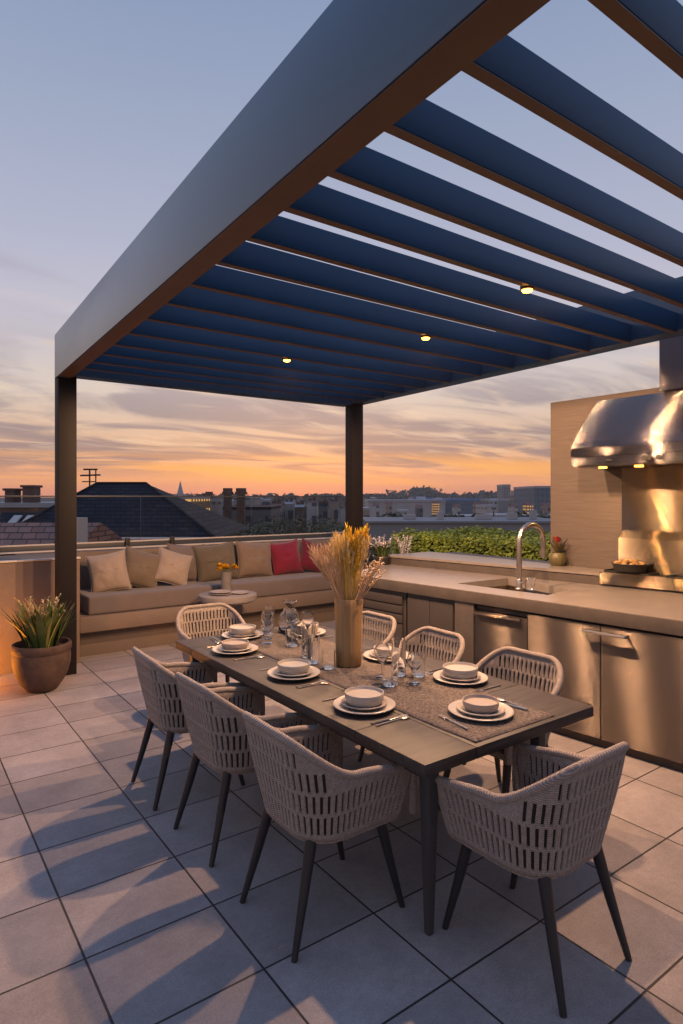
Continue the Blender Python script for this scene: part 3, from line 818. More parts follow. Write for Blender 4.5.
for y in (2.20, 2.76, 3.09):
    m = MB(); m.lathe([(0, 0), (.035, 0), (.035, -.006), (0, -.008)], 20, c=(5.15, y, 2.063)); m.build('hood_lamp', M['lamp'], hd)
    ld = bpy.data.lights.new('hood_light', 'SPOT'); ld.energy = 6.5; ld.color = (1, .56, .2); ld.spot_size = R(140); ld.spot_blend = .6; ld.shadow_soft_size = .014
    lo = bpy.data.objects.new('hood_light', ld); COL.objects.link(lo); lo.parent = hd; lo.location = (5.15, y, 2.045)
m = MB(); m.box(5.33, 5.495, 1.5, 2.68, 2.707, 3.6, .004); m.build('chimney_cover', M['steel2'], hd, uv=lambda c: (c.y, c.z))

# cooktop with pan
ck = empty('cooktop', (0, 0, 0), label='wide steel gas cooktop with cast iron grates on the ledge', cat='cooktop')
m = MB(); m.prism([(backline(3.14) - .035, 3.14), (backline(2.48) - .035, 2.48), (backline(1.0) - .035, 1.0), (5.37, 1.0), (5.37, 3.14)], 1.02, 1.127, .004)
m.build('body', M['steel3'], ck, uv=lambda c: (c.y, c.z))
for y in (2.90, 2.35, 1.8):
    m = MB()
    for dy in (-.2, -.07, .07, .2): m.box(5.20, 5.36, y + dy - .006, y + dy + .006, 1.132, 1.150, .002)
    for x in (5.20, 5.35): m.box(x, x + .012, y - .21, y + .21, 1.129, 1.143, .002)
    m.build('grate', M['castiron'], ck)
pn = empty('frying_pan', (5.24, 2.89, 1.152), label='black pan full of food on the cooktop grate', cat='pan')
m = MB(); m.lathe([(0, 0), (.118, 0), (.128, .008), (.142, .062), (.15, .066), (.148, .07), (.137, .066), (.122, .012), (0, .012)], 36); m.build('body', M['castiron'], pn)
m = MB(); m.tube([(.1, -.09, .055), (.15, -.14, .065), (.2, -.19, .068)], [.012, .01, .01], 8); m.build('handle', M['castiron'], pn)
m = MB(); rr = random.Random(5)
for k in range(40):
    a = rr.uniform(0, 2 * PI); d = .12 * rr.random() ** .5
    bmesh.ops.create_icosphere(m.bm, subdivisions=1, radius=rr.uniform(.014, .026), matrix=Matrix.Translation((d * math.cos(a), d * math.sin(a), .055 + .03 * (1 - d / .12) + rr.uniform(0, .012))))
m.build('food', M['food'], pn, smooth=80)
# small pot plant on ledge
sp_ = empty('small_pot_plant', (5.42, 3.74, 1.113), label='small round pot with red flowers on the ledge by the stone wall', cat='potted plant')
m = MB(); m.lathe([(0, 0), (.06, 0), (.085, .04), (.085, .09), (.062, .13), (.055, .13), (.07, .09), (0, .08)], 26); m.build('pot', mat('mossy_glaze', (.16, .13, .055), rough=.4, col2=(.08, .07, .03), vscale=14), sp_)
m = MB(); rr = random.Random(8)
for k in range(26): blade(m, (0, 0, .1), rr.uniform(0, 2 * PI), rr.uniform(.1, .2), rr.uniform(.2, .9), rr.uniform(.008, .016), rr.uniform(0, .4))
m.build('leaves', mat('olive_leaf', (.13, .11, .05), rough=.6, var=.3), sp_, recalc=False)
m = MB()
for k in range(7):
    c = Vector((rr.uniform(-.05, .05), rr.uniform(-.05, .05), rr.uniform(.22, .28)))
    m.tube([(0, 0, .1), c], .002, 4)
    for q in range(8):
        b = rr.uniform(0, 2 * PI); dv2 = Vector((math.cos(b), math.sin(b), rr.uniform(0, 1.2))).normalized()
        m.strip([c, c + dv2 * .018, c + dv2 * .03], [.002, .01, .001], dv2.cross(Vector((.2, .3, 1))).normalized())
m.build('red_flowers', M['red'], sp_, recalc=False)

# white flowering plants at the far end of the counter
def white_plant(x, y, z, h, seed, label, n=14, leafn=60, spread=.16):
    t = empty('white_flower_plant', (x, y, z), label=label, cat='flowers')
    rr = random.Random(seed)
    m = MB(); m.lathe([(0, 0), (.08, 0), (.1, .1), (.09, .12), (0, .1)], 20); m.build('pot', M['castiron'], t)
    m = MB()
    for k in range(leafn): blade(m, (rr.uniform(-.05, .05), rr.uniform(-.05, .05), .1), rr.uniform(0, 2 * PI), rr.uniform(.12, h * .6), rr.uniform(.2, .9), rr.uniform(.01, .02), rr.uniform(0, .5))
    m.build('leaves', M['leaf'], t, recalc=False)
    m = MB()
    for k in range(n):
        az = rr.uniform(0, 2 * PI); ou = rr.uniform(0, spread); hh = h * rr.uniform(.6, 1)
        tip = Vector((math.cos(az) * ou, math.sin(az) * ou, hh))
        m.tube([(0, 0, .1), tip * .6 + Vector((0, 0, .06)), tip], .003, 5)
        for q in range(34):
            p = Vector((0, 0, .1)).lerp(tip, rr.uniform(.55, 1.02)) + Vector((rr.gauss(0, .012), rr.gauss(0, .012), rr.gauss(0, .012)))
            b = rr.uniform(0, 2 * PI); dv2 = Vector((math.cos(b), math.sin(b), rr.uniform(-.3, 1))).normalized()
            m.strip([p, p + dv2 * .014, p + dv2 * .026], [.003, .011, .002], dv2.cross(Vector((.2, .3, 1))).normalized())
    m.build('white_flowers', M['white'], t, recalc=False)
white_plant(4.74, 5.66, .98, .36, 21, 'white flowering plant with dark leaves at the far end of the counter', n=12, leafn=90)
white_plant(5.35, 5.95, .85, .50, 22, 'white plume flowers just left of the green hedge', n=12, leafn=20, spread=.12)

# ---------------------------------------------------------------- dining table
tb = empty('dining_table', (0, 0, 0), label='long grey brown wooden dining table laid for eight', cat='dining table')
TX0, TX1, TY0, TY1, TZ = 1.695, 2.86, 1.765, 4.37, .75
m = MB()
xs = [TX0 + .29 + .0] ; 
cols = [TX0, TX0 + .298, TX0 + .596, TX0 + .893, TX1]
for a, b in zip(cols, cols[1:]):
    m.box(a + (.0015 if a > TX0 else 0), b - (.0015 if b < TX1 else 0), TY0 + .453, TY1 - .30, TZ - .05, TZ, .0025)
m.build('tabletop', M['tabletop'], tb)
for y0_, y1_ in ((TY0, TY0 + .45), (TY1 - .297, TY1)):
    for x0_, x1_ in ((TX0, TX0 + .297), (TX0 + .3, TX1)):
        m = MB(); m.box(x0_, x1_, y0_, y1_, TZ - .05, TZ, .0025); m.build('end_board', M['tableend'], tb)
m = MB(); m.box(TX0 + .08, TX1 - .08, TY0 + .1, TY1 - .1, TZ - .11, TZ - .052, .004); m.build('apron', M['tableleg'], tb)
for (x, y) in ((1.80, 1.85), (2.70, 1.98), (1.80, 4.27), (2.77, 4.27)):
    m = MB(); m.hexa([(x - .015, y - .015, 0), (x + .015, y - .015, 0), (x + .015, y + .015, 0), (x - .015, y + .015, 0)],
                     [(x - .031, y - .031, TZ - .052), (x + .031, y - .031, TZ - .052), (x + .031, y + .031, TZ - .052), (x - .031, y + .031, TZ - .052)], .006)
    m.build('leg', M['tableleg'], tb)

# runner
m = MB()
nx, ny = 14, 60
g = [[None] * (ny + 1) for _ in range(nx + 1)]
for i in range(nx + 1):
    for j in range(ny + 1):
        x = 2.02 + .56 * i / nx + .006 * mnoise.noise(Vector((j * .3, i, 0))) * (i in (0, nx))
        y = TY0 + .03 + (TY1 - TY0 - .1) * j / ny
        g[i][j] = m.bm.verts.new((x, y, TZ + .004 + .002 * mnoise.noise(Vector((x * 9, y * 9, 0)))))
for i in range(nx):
    for j in range(ny): m.bm.faces.new([g[i][j], g[i + 1][j], g[i + 1][j + 1], g[i][j + 1]])
ro = m.build('table_runner', M['runner'], smooth=60); md = ro.modifiers.new('s', 'SOLIDIFY'); md.thickness = .003
tag(ro, 'speckled woven runner lying along the middle of the dining table', 'table runner')

# place settings
seats = [  # x, y, facing of the diner (unit vector from diner to table centre), phrase
    (1.91, 2.42, (1, 0), 'before the nearest chair on the long left side'),
    (1.92, 3.10, (1, 0), 'before the middle chair on the long left side'),
    (1.90, 3.82, (1, 0), 'before the farthest chair on the long left side'),
    (2.14, 4.18, (0, -1), 'at the table end next to the bench'),
    (2.57, 3.98, (-1, 0), 'on the kitchen side, right behind the tan vase'),
    (2.62, 3.08, (-1, 0), 'on the kitchen side, middle of the row'),
    (2.64, 2.46, (-1, 0), 'on the kitchen side, nearest the camera'),
    (2.31, 2.02, (0, 1), 'at the near table end above the lone end chair'),
]
ZP = TZ + .0062
def cutlery(kind, x, y, ang, label):
    m = MB()
    L = .2
    if kind == 'fork':
        m.tube([(-L / 2, 0, .003), (.03, 0, .004), (.05, 0, .006)], [.0045, .003, .003], 6)
        m.box(.048, .066, -.011, .011, .004, .0065, .001)
        for q in (-.0095, -.0032, .0032, .0095): m.box(.066, .1, q - .0016, q + .0016, .0045, .0065)
    elif kind == 'knife':
        m.tube([(-L / 2, 0, .004), (0, 0, .004)], [.0055, .0045], 6)
        m.box(0, .115, -.009, .007, .003, .0045, .001)
    else:
        m.tube([(-L / 2, 0, .003), (.05, 0, .005)], [.0045, .003], 6)
        T = Matrix.Translation((.075, 0, .005)) @ Matrix.Diagonal((1.5, 1, .25, 1))
        bmesh.ops.create_uvsphere(m.bm, u_segments=14, v_segments=8, radius=.019, matrix=T)
    o = m.build(kind, M['cutlery'], smooth=50)
    o.location = (x, y, TZ + .0004 if (x < 1.95 or x > 2.65) else ZP + .001); o.rotation_euler = (0, 0, ang)
    return tag(o, label, 'cutlery', kind + 's at the place settings')
for i, (x, y, dr, ph) in enumerate(seats):
    d = Vector((dr[0], dr[1], 0)); sd = Vector((-dr[1], dr[0], 0))   # sd: to the diner's left
    plate('dinner_plate', x, y, ZP, .155, M['china'], 'wide dinner plate ' + ph, 'dinner plates', h=.016)
    plate('side_plate', x, y, ZP + .0075, .115, M['china'] if i % 3 else M['china2'], 'small plate under the bowl ' + ph, 'side plates', h=.018)
    b = empty('bowl', (x, y, ZP + .0145), label='cream bowl ' + ph, cat='bowl', group='bowls on the plates')
    rb = (.098, .095, .092, .10, .10, .088, .10, .088)[i]; hb = (.062, .058, .05, .062, .064, .055, .062, .05)[i]
    m = MB(); m.lathe([(0, 0), (rb * .72, 0), (rb * .86, .008), (rb * .97, .024), (rb, hb - .004), (rb * .985, hb), (rb * .95, hb), (rb * .93, hb - .008), (rb * .9, hb - .014), (0, hb - .016)], 44)
    m.build('shell', M['china'] if i not in (2, 7) else M['china2'], b)
    a0 = math.atan2(dr[1], dr[0])
    for kind, off, da in (('fork', .20, 0), ('knife', -.195, .05), ('spoon', -.225, -.03)):
        p = Vector((x, y, 0)) + sd * off - d * .01
        p.x = min(max(p.x, TX0 + .03), TX1 - .03); p.y = min(max(p.y, TY0 + .03), TY1 - .03)
        cutlery(kind, p.x, p.y, a0 + da + random.uniform(-.12, .12), 'metal ' + kind + ' ' + ph)

# glassware
GL = 'glasses on the table'
tumbler(2.25, 4.00, ZP, .046, .20, 'stemmed wine glass leftmost in the far cluster on the table', GL, foot=True, name='wine_glass')
tumbler(2.36, 3.83, ZP, .048, .21, 'stemmed wine glass at the front of the far cluster', GL, foot=True, name='wine_glass')
tumbler(2.44, 3.97, ZP, .046, .20, 'stemmed wine glass between carafe and front glass in the far cluster', GL, foot=True, name='wine_glass')
tumbler(2.29, 3.72, ZP, .042, .11, 'low tumbler in the far cluster of glasses', GL)
tumbler(2.33, 4.13, ZP, .042, .16, 'tall tumbler between the far wine glass and the bench end setting', GL)
tumbler(2.16, 3.26, ZP, .040, .165, 'tall tumbler left of the tan vase', GL)
tumbler(2.21, 3.40, ZP, .038, .21, 'tallest tumbler, close against the left of the tan vase', GL)
tumbler(2.17, 3.10, ZP, .037, .11, 'low tumbler in front of the tall ones by the tan vase', GL)
tumbler(2.25, 2.62, ZP, .042, .13, 'flared tumbler between the near plates', GL, flare=1.25)
tumbler(2.42, 2.74, ZP, .042, .21, 'tall straight tumbler among the near plates', GL, flare=1.02)
tumbler(2.38, 2.56, ZP, .042, .17, 'stemmed glass in the near cluster, beside the straight tumbler', GL, foot=True, name='wine_glass')
tumbler(2.18, 3.88, ZP, .044, .17, 'wine glass nearest the left edge in the far cluster', GL, foot=True, name='wine_glass')
tumbler(2.42, 3.70, ZP, .042, .15, 'tall tumbler at the right front of the far cluster', GL)
tumbler(2.50, 3.84, ZP, .046, .20, 'wine glass in front of the carafe in the far cluster', GL, foot=True, name='wine_glass')
tumbler(2.40, 4.24, ZP, .042, .19, 'wine glass behind all others, beside the carafe', GL, foot=True, name='wine_glass')
tumbler(2.50, 2.66, ZP, .040, .13, 'low tumbler at the kitchen side of the near cluster', GL)
tumbler(2.31, 2.76, ZP, .044, .19, 'wine glass at the back of the near cluster', GL, foot=True, name='wine_glass')
cf = empty('carafe', (2.52, 4.13, ZP), label='round bellied clear glass carafe behind the far wine glasses', cat='carafe')
m = MB(); m.lathe([(0, 0), (.07, 0), (.085, .02), (.09, .07), (.075, .13), (.045, .17), (.042, .21), (.055, .235), (.053, .235), (.039, .21), (.042, .17), (.072, .13), (.087, .07), (.08, .02), (.06, .006), (0, .006)], 36)
m.build('body', M['glass'], cf, smooth=60)

# vase with dried flowers
VX, VY = 2.315, 3.09
vs = empty('tan_vase', (VX, VY, ZP), label='tall tan ribbed vase at the centre of the table', cat='vase')
m = MB()
prof = [(0, 0), (.072, 0), (.078, .006), (.080, .1), (.083, .25), (.087, .37), (.089, .41), (.087, .415), (.082, .41), (.078, .25), (.074, .02), (0, .02)]
n = 72; rings = []
for r, z in prof:
    if r == 0: rings.append([m.bm.verts.new((0, 0, z))]); continue
    rings.append([m.bm.verts.new(((r + .0012 * math.cos(18 * 2 * PI * k / n)) * math.cos(2 * PI * k / n), (r + .0012 * math.cos(18 * 2 * PI * k / n)) * math.sin(2 * PI * k / n), z)) for k in range(n)])
for a, b in zip(rings, rings[1:]):
    for k in range(n):
        l = (k + 1) % n
        if len(a) == 1: m.bm.faces.new([a[0], b[l], b[k]])
        elif len(b) == 1: m.bm.faces.new([a[k], a[l], b[0]])
        else: m.bm.faces.new([a[k], a[l], b[l], b[k]])
m.build('body', M['vase'], vs, smooth=60)
df = empty('dried_flower_bunch', (VX, VY, ZP + .3), label='dried golden grasses and plumes standing in the tan vase', cat='dried flowers')
rr = random.Random(31)
RT = Vector((.807, -.59, 0)); FW = Vector((.59, .807, 0))
def stem(mb, a, ou, L, r=.0018, curve=.25, mi=0, n=6, base=.03):
    pts = []
    d = RT * math.cos(a) + FW * math.sin(a)
    for i in range(n):
        s = i / (n - 1)
        pts.append(d * (base * 1.0 * min(1, s * 3) + ou * s ** (1 + curve)) + Vector((0, 0, L * s - .12 * ou * s ** 3)))
    mb.tube(pts, [r] * (n - 1) + [r * .6], 5, mi=mi)
    return pts
m = MB(); mg = MB(); mp_ = MB()
for k in range(95):                                     # straw coloured ears, fanning left and centre
    a = rr.uniform(0, 2 * PI); ou = rr.uniform(.0, .10); sk_ = rr.choice((-1, -1, 1, 0))
    L = rr.uniform(.36, .50)
    pts = stem(m, a, ou, L)
    off = RT * (sk_ * .02)
    tip = pts[-1]; di = (pts[-1] - pts[-2]).normalized()
    for q in range(11):
        p = pts[-2].lerp(tip, rr.uniform(-.2, 1.05)); b = rr.uniform(0, 2 * PI)
        dv2 = (di * 1.3 + Vector((math.cos(b), math.sin(b), .1)) * .4).normalized()
        m.strip([p, p + dv2 * .02, p + dv2 * .05], [.001, .0032, .0006], dv2.cross(Vector((.3, .8, .2))).normalized())
for k in range(60):                                     # pale broom-like grasses to the left
    a = PI + rr.uniform(-.9, .9); ou = rr.uniform(.07, .21); L = rr.uniform(.34, .46)
    pts = stem(mp_, a, ou, L, .0014)
    di = (pts[-1] - pts[-2]).normalized()
    for q in range(14):
        p = pts[-3].lerp(pts[-1], rr.random()); b = rr.uniform(0, 2 * PI)
        dv2 = (di + Vector((math.cos(b), math.sin(b), .2)) * .55).normalized()
        mp_.strip([p, p + dv2 * .025, p + dv2 * .055], [.0008, .002, .0005], dv2.cross(Vector((.3, .8, .2))).normalized())
for k in range(18):                                     # twigs with pale buds to the right
    a = rr.uniform(-.5, .5); ou = rr.uniform(.10, .21); L = rr.uniform(.30, .42)
    pts = stem(mp_, a, ou, L, .0022)
    for q in range(8):
        p = pts[-3].lerp(pts[-1], rr.random()) + Vector((rr.gauss(0, .012), rr.gauss(0, .012), rr.gauss(0, .01)))
        bmesh.ops.create_icosphere(mp_.bm, subdivisions=1, radius=rr.uniform(.004, .0085), matrix=Matrix.Translation(p))
for k in range(15):                                     # golden plumes
    a = rr.uniform(-2.0, .3); ou = rr.uniform(.0, .075); L = rr.uniform(.42, .55)
    pts = stem(mg, a, ou + .015, L, .003)
    top = pts[-1]; dn = (pts[-1] - pts[1]).normalized()
    for q in range(150):
        s = rr.random(); p = pts[1].lerp(top, .42 + .62 * s)
        b = rr.uniform(0, 2 * PI); wd = .028 * math.sin(PI * (.15 + .8 * s)) + .008
        o2 = (RT * math.cos(b) + FW * math.sin(b)) * wd * rr.uniform(.3, 1)
        e = p + o2 + dn * rr.uniform(.01, .05)
        mg.strip([p, p.lerp(e, .5) + o2 * .2, e], [.0012, .0036, .0008], dn.cross(o2 if o2.length > 1e-5 else RT).normalized())
m.build('straw_ears', M['straw'], df, recalc=False); mp_.build('pale_grasses', M['palestraw'], df, recalc=False); mg.build('golden_plumes', M['gold'], df, recalc=False)

# ---------------------------------------------------------------- chairs
def sstep(a, b, x):
    t = min(1, max(0, (x - a) / (b - a))); return t * t * (3 - 2 * t)
def ztop(u):
    return .850 - .17 * sstep(.17, .60, u) - .04 * sstep(.6, 1, u)
def plan(s, z):
    """point on the U-shaped shell contour, s in 0..1 (right arm front -> back -> left arm front), z height"""
    t = (z - .42) / .42
    w = .238 + .045 * min(1, t * 1.6)
    xr = .075 - .085 * t
    xf = .515 + .055 * min(1, t * 2)
    rc = .15
    La = xf - xr - rc; Lc = PI / 2 * rc; Lb = 2 * (w - rc)
    tot = 2 * La + 2 * Lc + Lb
    d = s * tot
    if d < La: return (xf - d, -w)
    d -= La
    if d < Lc:
        a = d / rc; return (xr + rc - rc * math.sin(a), -w + rc - rc * math.cos(a))
    d -= Lc
    if d < Lb: return (xr, -w + rc + d)
    d -= Lb
    if d < Lc:
        a = d / rc; return (xr + rc - rc * math.cos(a), w - rc + rc * math.sin(a))
    d -= Lc
    return (xr + rc + d, w)

def make_chair(label):
    t = empty('woven_armchair', (0, 0, 0), label=label, cat='chair', group='woven armchairs around the dining table')
    m = MB()
    npitch = 50; fr_ = (0, .41, .5, .91)
    S = []
    for k in range(npitch):
        for q in fr_: S.append((k + q) / npitch)
    S.append(1.0)
    rows = [.42, .447, .53, .543, .626, .639, .722, .735, .80, .85]
    G = []
    for s in S:
        zt = ztop(abs(s - .5) * 2) - .006
        col = []
        for z in rows:
            zz = min(z, zt); x, y = plan(s, zz); col.append(m.bm.verts.new((x, y, zz)))
        G.append(col)
    for i in range(len(S) - 1):
        sm = (S[i] + S[i + 1]) / 2
        zt = min(ztop(abs(S[i] - .5) * 2), ztop(abs(S[i + 1] - .5) * 2)) - .006
        sub = i % 4
        for j in range(len(rows) - 1):
            if rows[j] >= zt: continue
            hole = False
            if j in (1, 3, 5, 7) and min(rows[j + 1], zt) - rows[j] > .035 and .02 < sm < .98:
                par = (j // 2) % 2
                if sub == (0 if par == 0 else 2) and rows[j + 1] < zt - .012: hole = True
            if not hole:
                m.bm.faces.new([G[i][j], G[i + 1][j], G[i + 1][j + 1], G[i][j + 1]])
    bmesh.ops.remove_doubles(m.bm, verts=m.bm.verts, dist=.0004)
    sh = m.build('woven_shell', M['rope'], t, smooth=40)
    md = sh.modifiers.new('thick', 'SOLIDIFY'); md.thickness = .019; md.offset = 0
    # dark liner inside the weave, added to darken slots and make shadows solid
    m = MB(); g = []
    for i in range(61):
        s = i / 60; col = []
        for j in range(8):
            z = .43 + (ztop(abs(s - .5) * 2) - .014 - .43) * j / 7; x, y = plan(s, z); col.append(m.bm.verts.new((x, y, z)))
        g.append(col)
    for i in range(60):
        for j in range(7): m.bm.faces.new([g[i][j], g[i + 1][j], g[i + 1][j + 1], g[i][j + 1]])
    ln = m.build('liner', M['seat'], t, smooth=60); md2 = ln.modifiers.new('thick', 'SOLIDIFY'); md2.thickness = .002; md2.offset = 0
    # top rim
    m = MB()
    pts = []
    for i in range(91):
        s = i / 90; z = ztop(abs(s - .5) * 2); x, y = plan(s, z); pts.append((x, y, z))
    x, y = plan(0, .62); pts = [(x + .004, y, .43), (x + .008, y, .5), (x + .006, y, .585)] + pts
    x, y = plan(1, .62); pts = pts + [(x + .006, y, .585), (x + .008, y, .5), (x + .004, y, .43)]
    m.tube(pts, .017, 10); m.build('rim', M['rope'], t, smooth=60)
    # lower band and seat pan
    m = MB(); out = [plan(i / 40, .42) for i in range(41)]
    m.prism(out, .405, .442, .004); m.build('seat_pan', M['rope'], t, smooth=40)
    m = MB()
    inn = [(.31 + (p[0] - .31) * .90, p[1] * .91) for p in out]
    m.prism(inn, .444, .475, .012); m.build('seat_cushion', M['seat'], t, smooth=50)
    for (x0, y0, x1, y1) in ((.115, .168, 0, .218), (.115, -.168, 0, -.218), (.45, .185, .555, .222), (.45, -.185, .555, -.222)):
        m = MB(); m.tube([(x1, y1, 0), (x1 + (x0 - x1) * .5, y1 + (y0 - y1) * .5, .205), (x0, y0, .425)], [.0125, .019, .025], 14)
        m.build('leg', M['leg'], t, smooth=50)
    return t
chairs = [
    (1.27, 2.265, 0, 'woven rope armchair on the long left side, nearest the camera'),
    (1.265, 3.03, 0, 'woven rope armchair on the long left side, middle of the three'),
    (1.245, 3.73, 0, 'woven rope armchair on the long left side, farthest toward the bench'),
    (2.107, 1.283, PI / 2, 'woven rope armchair alone at the near end of the table'),
    (3.13, 2.36, PI, 'woven rope armchair in front of the dishwasher, nearest of the kitchen side'),
    (3.14, 3.1, PI, 'woven rope armchair in front of the taupe cabinet doors on the kitchen side'),
    (3.17, 3.84, PI, 'woven rope armchair in front of the drawers, behind the tan vase'),
    (2.22, 5.06, -PI / 2, 'woven rope armchair at the far table end before the bench'),
]
proto = None
for (x, y, a, lb) in chairs:
    if proto is None: o = proto = make_chair(lb)
    else: o = copy_tree(proto)
    o.location = (x, y, 0); o.rotation_euler = (0, 0, a + R((0, 1.6, -1.8, .8, 2.2, -1.5, 1.2, -2)[chairs.index((x, y, a, lb))])); o['label'] = lb

# ---------------------------------------------------------------- hedge beyond the counter
def leaf_cloud(mb, fn, n, size, seed, mi=0):
    rr = random.Random(seed)
    for k in range(n):
        p, nrm = fn(rr)
        a = Vector((rr.gauss(0, 1), rr.gauss(0, 1), rr.gauss(0, 1))).normalized()
        nn = (nrm + a * .8).normalized()
        u = nn.cross(Vector((rr.random(), rr.random(), rr.random() + .1))).normalized(); v = nn.cross(u)
        s = size * rr.uniform(.6, 1.35)
        mb._add([p - u * s * .5, p + v * s * .32, p + u * s * .6, p - v * s * .32], [(0, 1, 2, 3)], mi)
HX0, HX1, HY0, HY1, HZ0, HZ1 = 6.35, 8.1, 3.7, 7.35, .35, 1.24
m = MB(); m.box(HX0 + .12, HX1 - .12, HY0 + .1, HY1 - .12, HZ0, HZ1 - .1)
hg = m.build('hedge', M['hedgecore'], smooth=None); tag(hg, 'dense clipped green hedge in a raised planter beyond the counter', 'hedge')
def hf(rr):
    q = rr.random()
    x = rr.uniform(HX0, HX1); y = rr.uniform(HY0, HY1); z = rr.uniform(HZ0, HZ1)
    if q < .5: z = HZ1; nr = Vector((0, 0, 1))
    elif q < .85: x = HX0; nr = Vector((-1, 0, 0))
    else: y = HY1; nr = Vector((0, 1, 0))
    p = Vector((x, y, z))
    k = mnoise.noise(p * 2.3) * .06 + mnoise.noise(p * 6) * .05
    p += nr * (k + rr.uniform(-.07, .03))
    if q < .5: p.z += .05 * mnoise.noise(Vector((x * 1.1, y * 1.1, 3)))
    return p, nr
m = MB(); leaf_cloud(m, hf, 24000, .042, 4); m.build('foliage', M['hedge'], hg, smooth=None, recalc=False)
m = MB(); m.box(6.2, 8.2, 3.5, 7.5, -.8, .34, .01); o = m.build('planter_trough', M['render'], hg)
m = MB(); m.box(6.0, 8.4, 3.4, 7.7, -14, -.81); o = m.build('hedge_terrace', M['render'], smooth=None); tag(o, kind='structure')

# ---------------------------------------------------------------- city
TH = R(36.18)
def cam2w(X, Z): return Vector((math.cos(TH) * X + math.sin(TH) * Z, -math.sin(TH) * X + math.cos(TH) * Z, 0))
def azd(dg, Z):                                         # bearing in degrees from the view axis, depth in metres
    return cam2w(math.tan(R(dg)) * Z, Z)
def house_box(name, dg0, dg1, Z, top, depth, mt, label, cat='building', group=None, roof=None, rh=0, rmat=None):
    """box house facing the terrace; dg = bearings of its two sides"""
    a = azd(dg0, Z); b = azd(dg1, Z); c = (a + b) / 2
    w = (b - a).length
    t = empty(name, (c.x, c.y, -14), -TH, label=label, cat=cat, group=group)
    m = MB(); m.box(-w / 2, w / 2, 0, depth, 0, top + 14); m.build('wall', mt, t, smooth=None)
    H_ = top + 14
    if roof == 'gable':
        m = MB(); e = .04 * w
        vs_ = [(-w / 2 - e, -e, H_ + .01), (w / 2 + e, -e, H_ + .01), (w / 2 + e, depth + e, H_ + .01), (-w / 2 - e, depth + e, H_ + .01), (-w / 2 - e, depth / 2, H_ + rh), (w / 2 + e, depth / 2, H_ + rh)]
        m._add(vs_, [(0, 1, 5, 4), (2, 3, 4, 5), (1, 2, 5), (3, 0, 4), (0, 3, 2, 1)]); m.build('roof', rmat, t, smooth=None)
    elif roof == 'flat':
        m = MB(); m.box(-w / 2 - .01 * w, w / 2 + .01 * w, -.01 * w, depth, H_ + .01, H_ + max(.15, rh)); m.build('roof', rmat, t, smooth=None)
    return t, w, H_
# dark hip roofed house
t = empty('hip_roof_house', (*azd(-20.1, 16)[:2], -14), -TH, label='house with a big dark slate hip roof right behind the balustrade', cat='house')
m = MB(); m.box(-2.6, 2.2, .3, 5.6, 0, 14.6); m.build('wall', M['city_dark'], t, smooth=None)
m = MB(); HE, HR = 14.72, 16.22
m._add([(-3.1, 0, HE), (2.62, 0, HE), (2.62, 6, HE), (-3.1, 6, HE), (-1.62, 3, HR), (-.15, 3, HR)], [(0, 1, 5, 4), (1, 2, 5), (2, 3, 4, 5), (3, 0, 4), (0, 3, 2, 1)])
rf = m.build('roof', M['slate'], t, smooth=None)
m = MB()
for a, b in (((-3.1, 0, HE), (-1.62, 3, HR)), ((2.62, 0, HE), (-.15, 3, HR)), ((-1.62, 3, HR), (-.15, 3, HR))): m.tube([a, b], .05, 6)
m.build('ridge_tiles', M['slate'], rf)
m = MB(); m.tube([(-3.16, -.05, HE), (2.68, -.05, HE)], .05, 6); m.build('gutter', M['coping'], t)
m = MB(); m.tube([(-2.35, 4.2, 15.2), (-2.35, 4.2, 16.72)], .025, 6); m.tube([(-2.65, 4.2, 16.5), (-2.0, 4.2, 16.52)], .03, 6); m.tube([(-2.55, 4.2, 16.7), (-2.1, 4.2, 16.7)], .03, 6); m.tube([(-2.6, 4.2, 16.3), (-2.15, 4.2, 16.3)], .02, 6)
m.tube([(-2.15, 4.2, 15.2), (-2.15, 4.2, 16.7)], .02, 6)
m.build('aerial', M['castiron'], t)
# brick house with two chimneys on the far left
t, w, Hh = house_box('brick_house', -34, -23.6, 26, 1.35, 8, M['brick'], 'sooty brick house with two chimneys left of the slate roof', 'house', roof='flat', rh=.2, rmat=M['grey_roof'])
for (x, ww, hh) in ((.25, .4, .95), (1.05, .5, 1.2), (-1.4, .5, .9)):
    m = MB(); m.box(x - ww / 2, x + ww / 2, .5, 1.1, Hh + .21, Hh + .21 + hh * .55, .02); m.box(x - ww / 2 - .06, x + ww / 2 + .06, .44, 1.16, Hh + .2 + hh * .55, Hh + .3 + hh * .55); m.build('chimney', M['brick'], t, smooth=None)
t, w, Hh = house_box('tiled_roof_house', -34, -25.5, 12, .35, 5, M['city_tan'], 'low house with faded striped clay tile roof at the far left', 'house', roof='gable', rh=.85, rmat=M['rooftile'])
m = MB(); m.box(.9, 1.3, 1.2, 1.7, Hh + .2, Hh + 1.0); m.build('chimney', M['city_pale'], t, smooth=None)
t, w, Hh = house_box('skylight_house', -30.0, -27.0, 21, .55, 2.6, M['city_dark'], 'dark roofed house with pale skylights beside the brick house', 'house', roof='gable', rh=.7, rmat=M['slate'])
for x in (-.05, .42):
    m = MB(); T = Matrix.Translation((x, .65, Hh + .39)) @ Matrix.Rotation(math.atan2(.7, 1.3), 4, 'X'); m.box(-.14, .14, -.4, .4, -.02, .03, M=T); m.build('skylight', M['coping'], t, smooth=None)

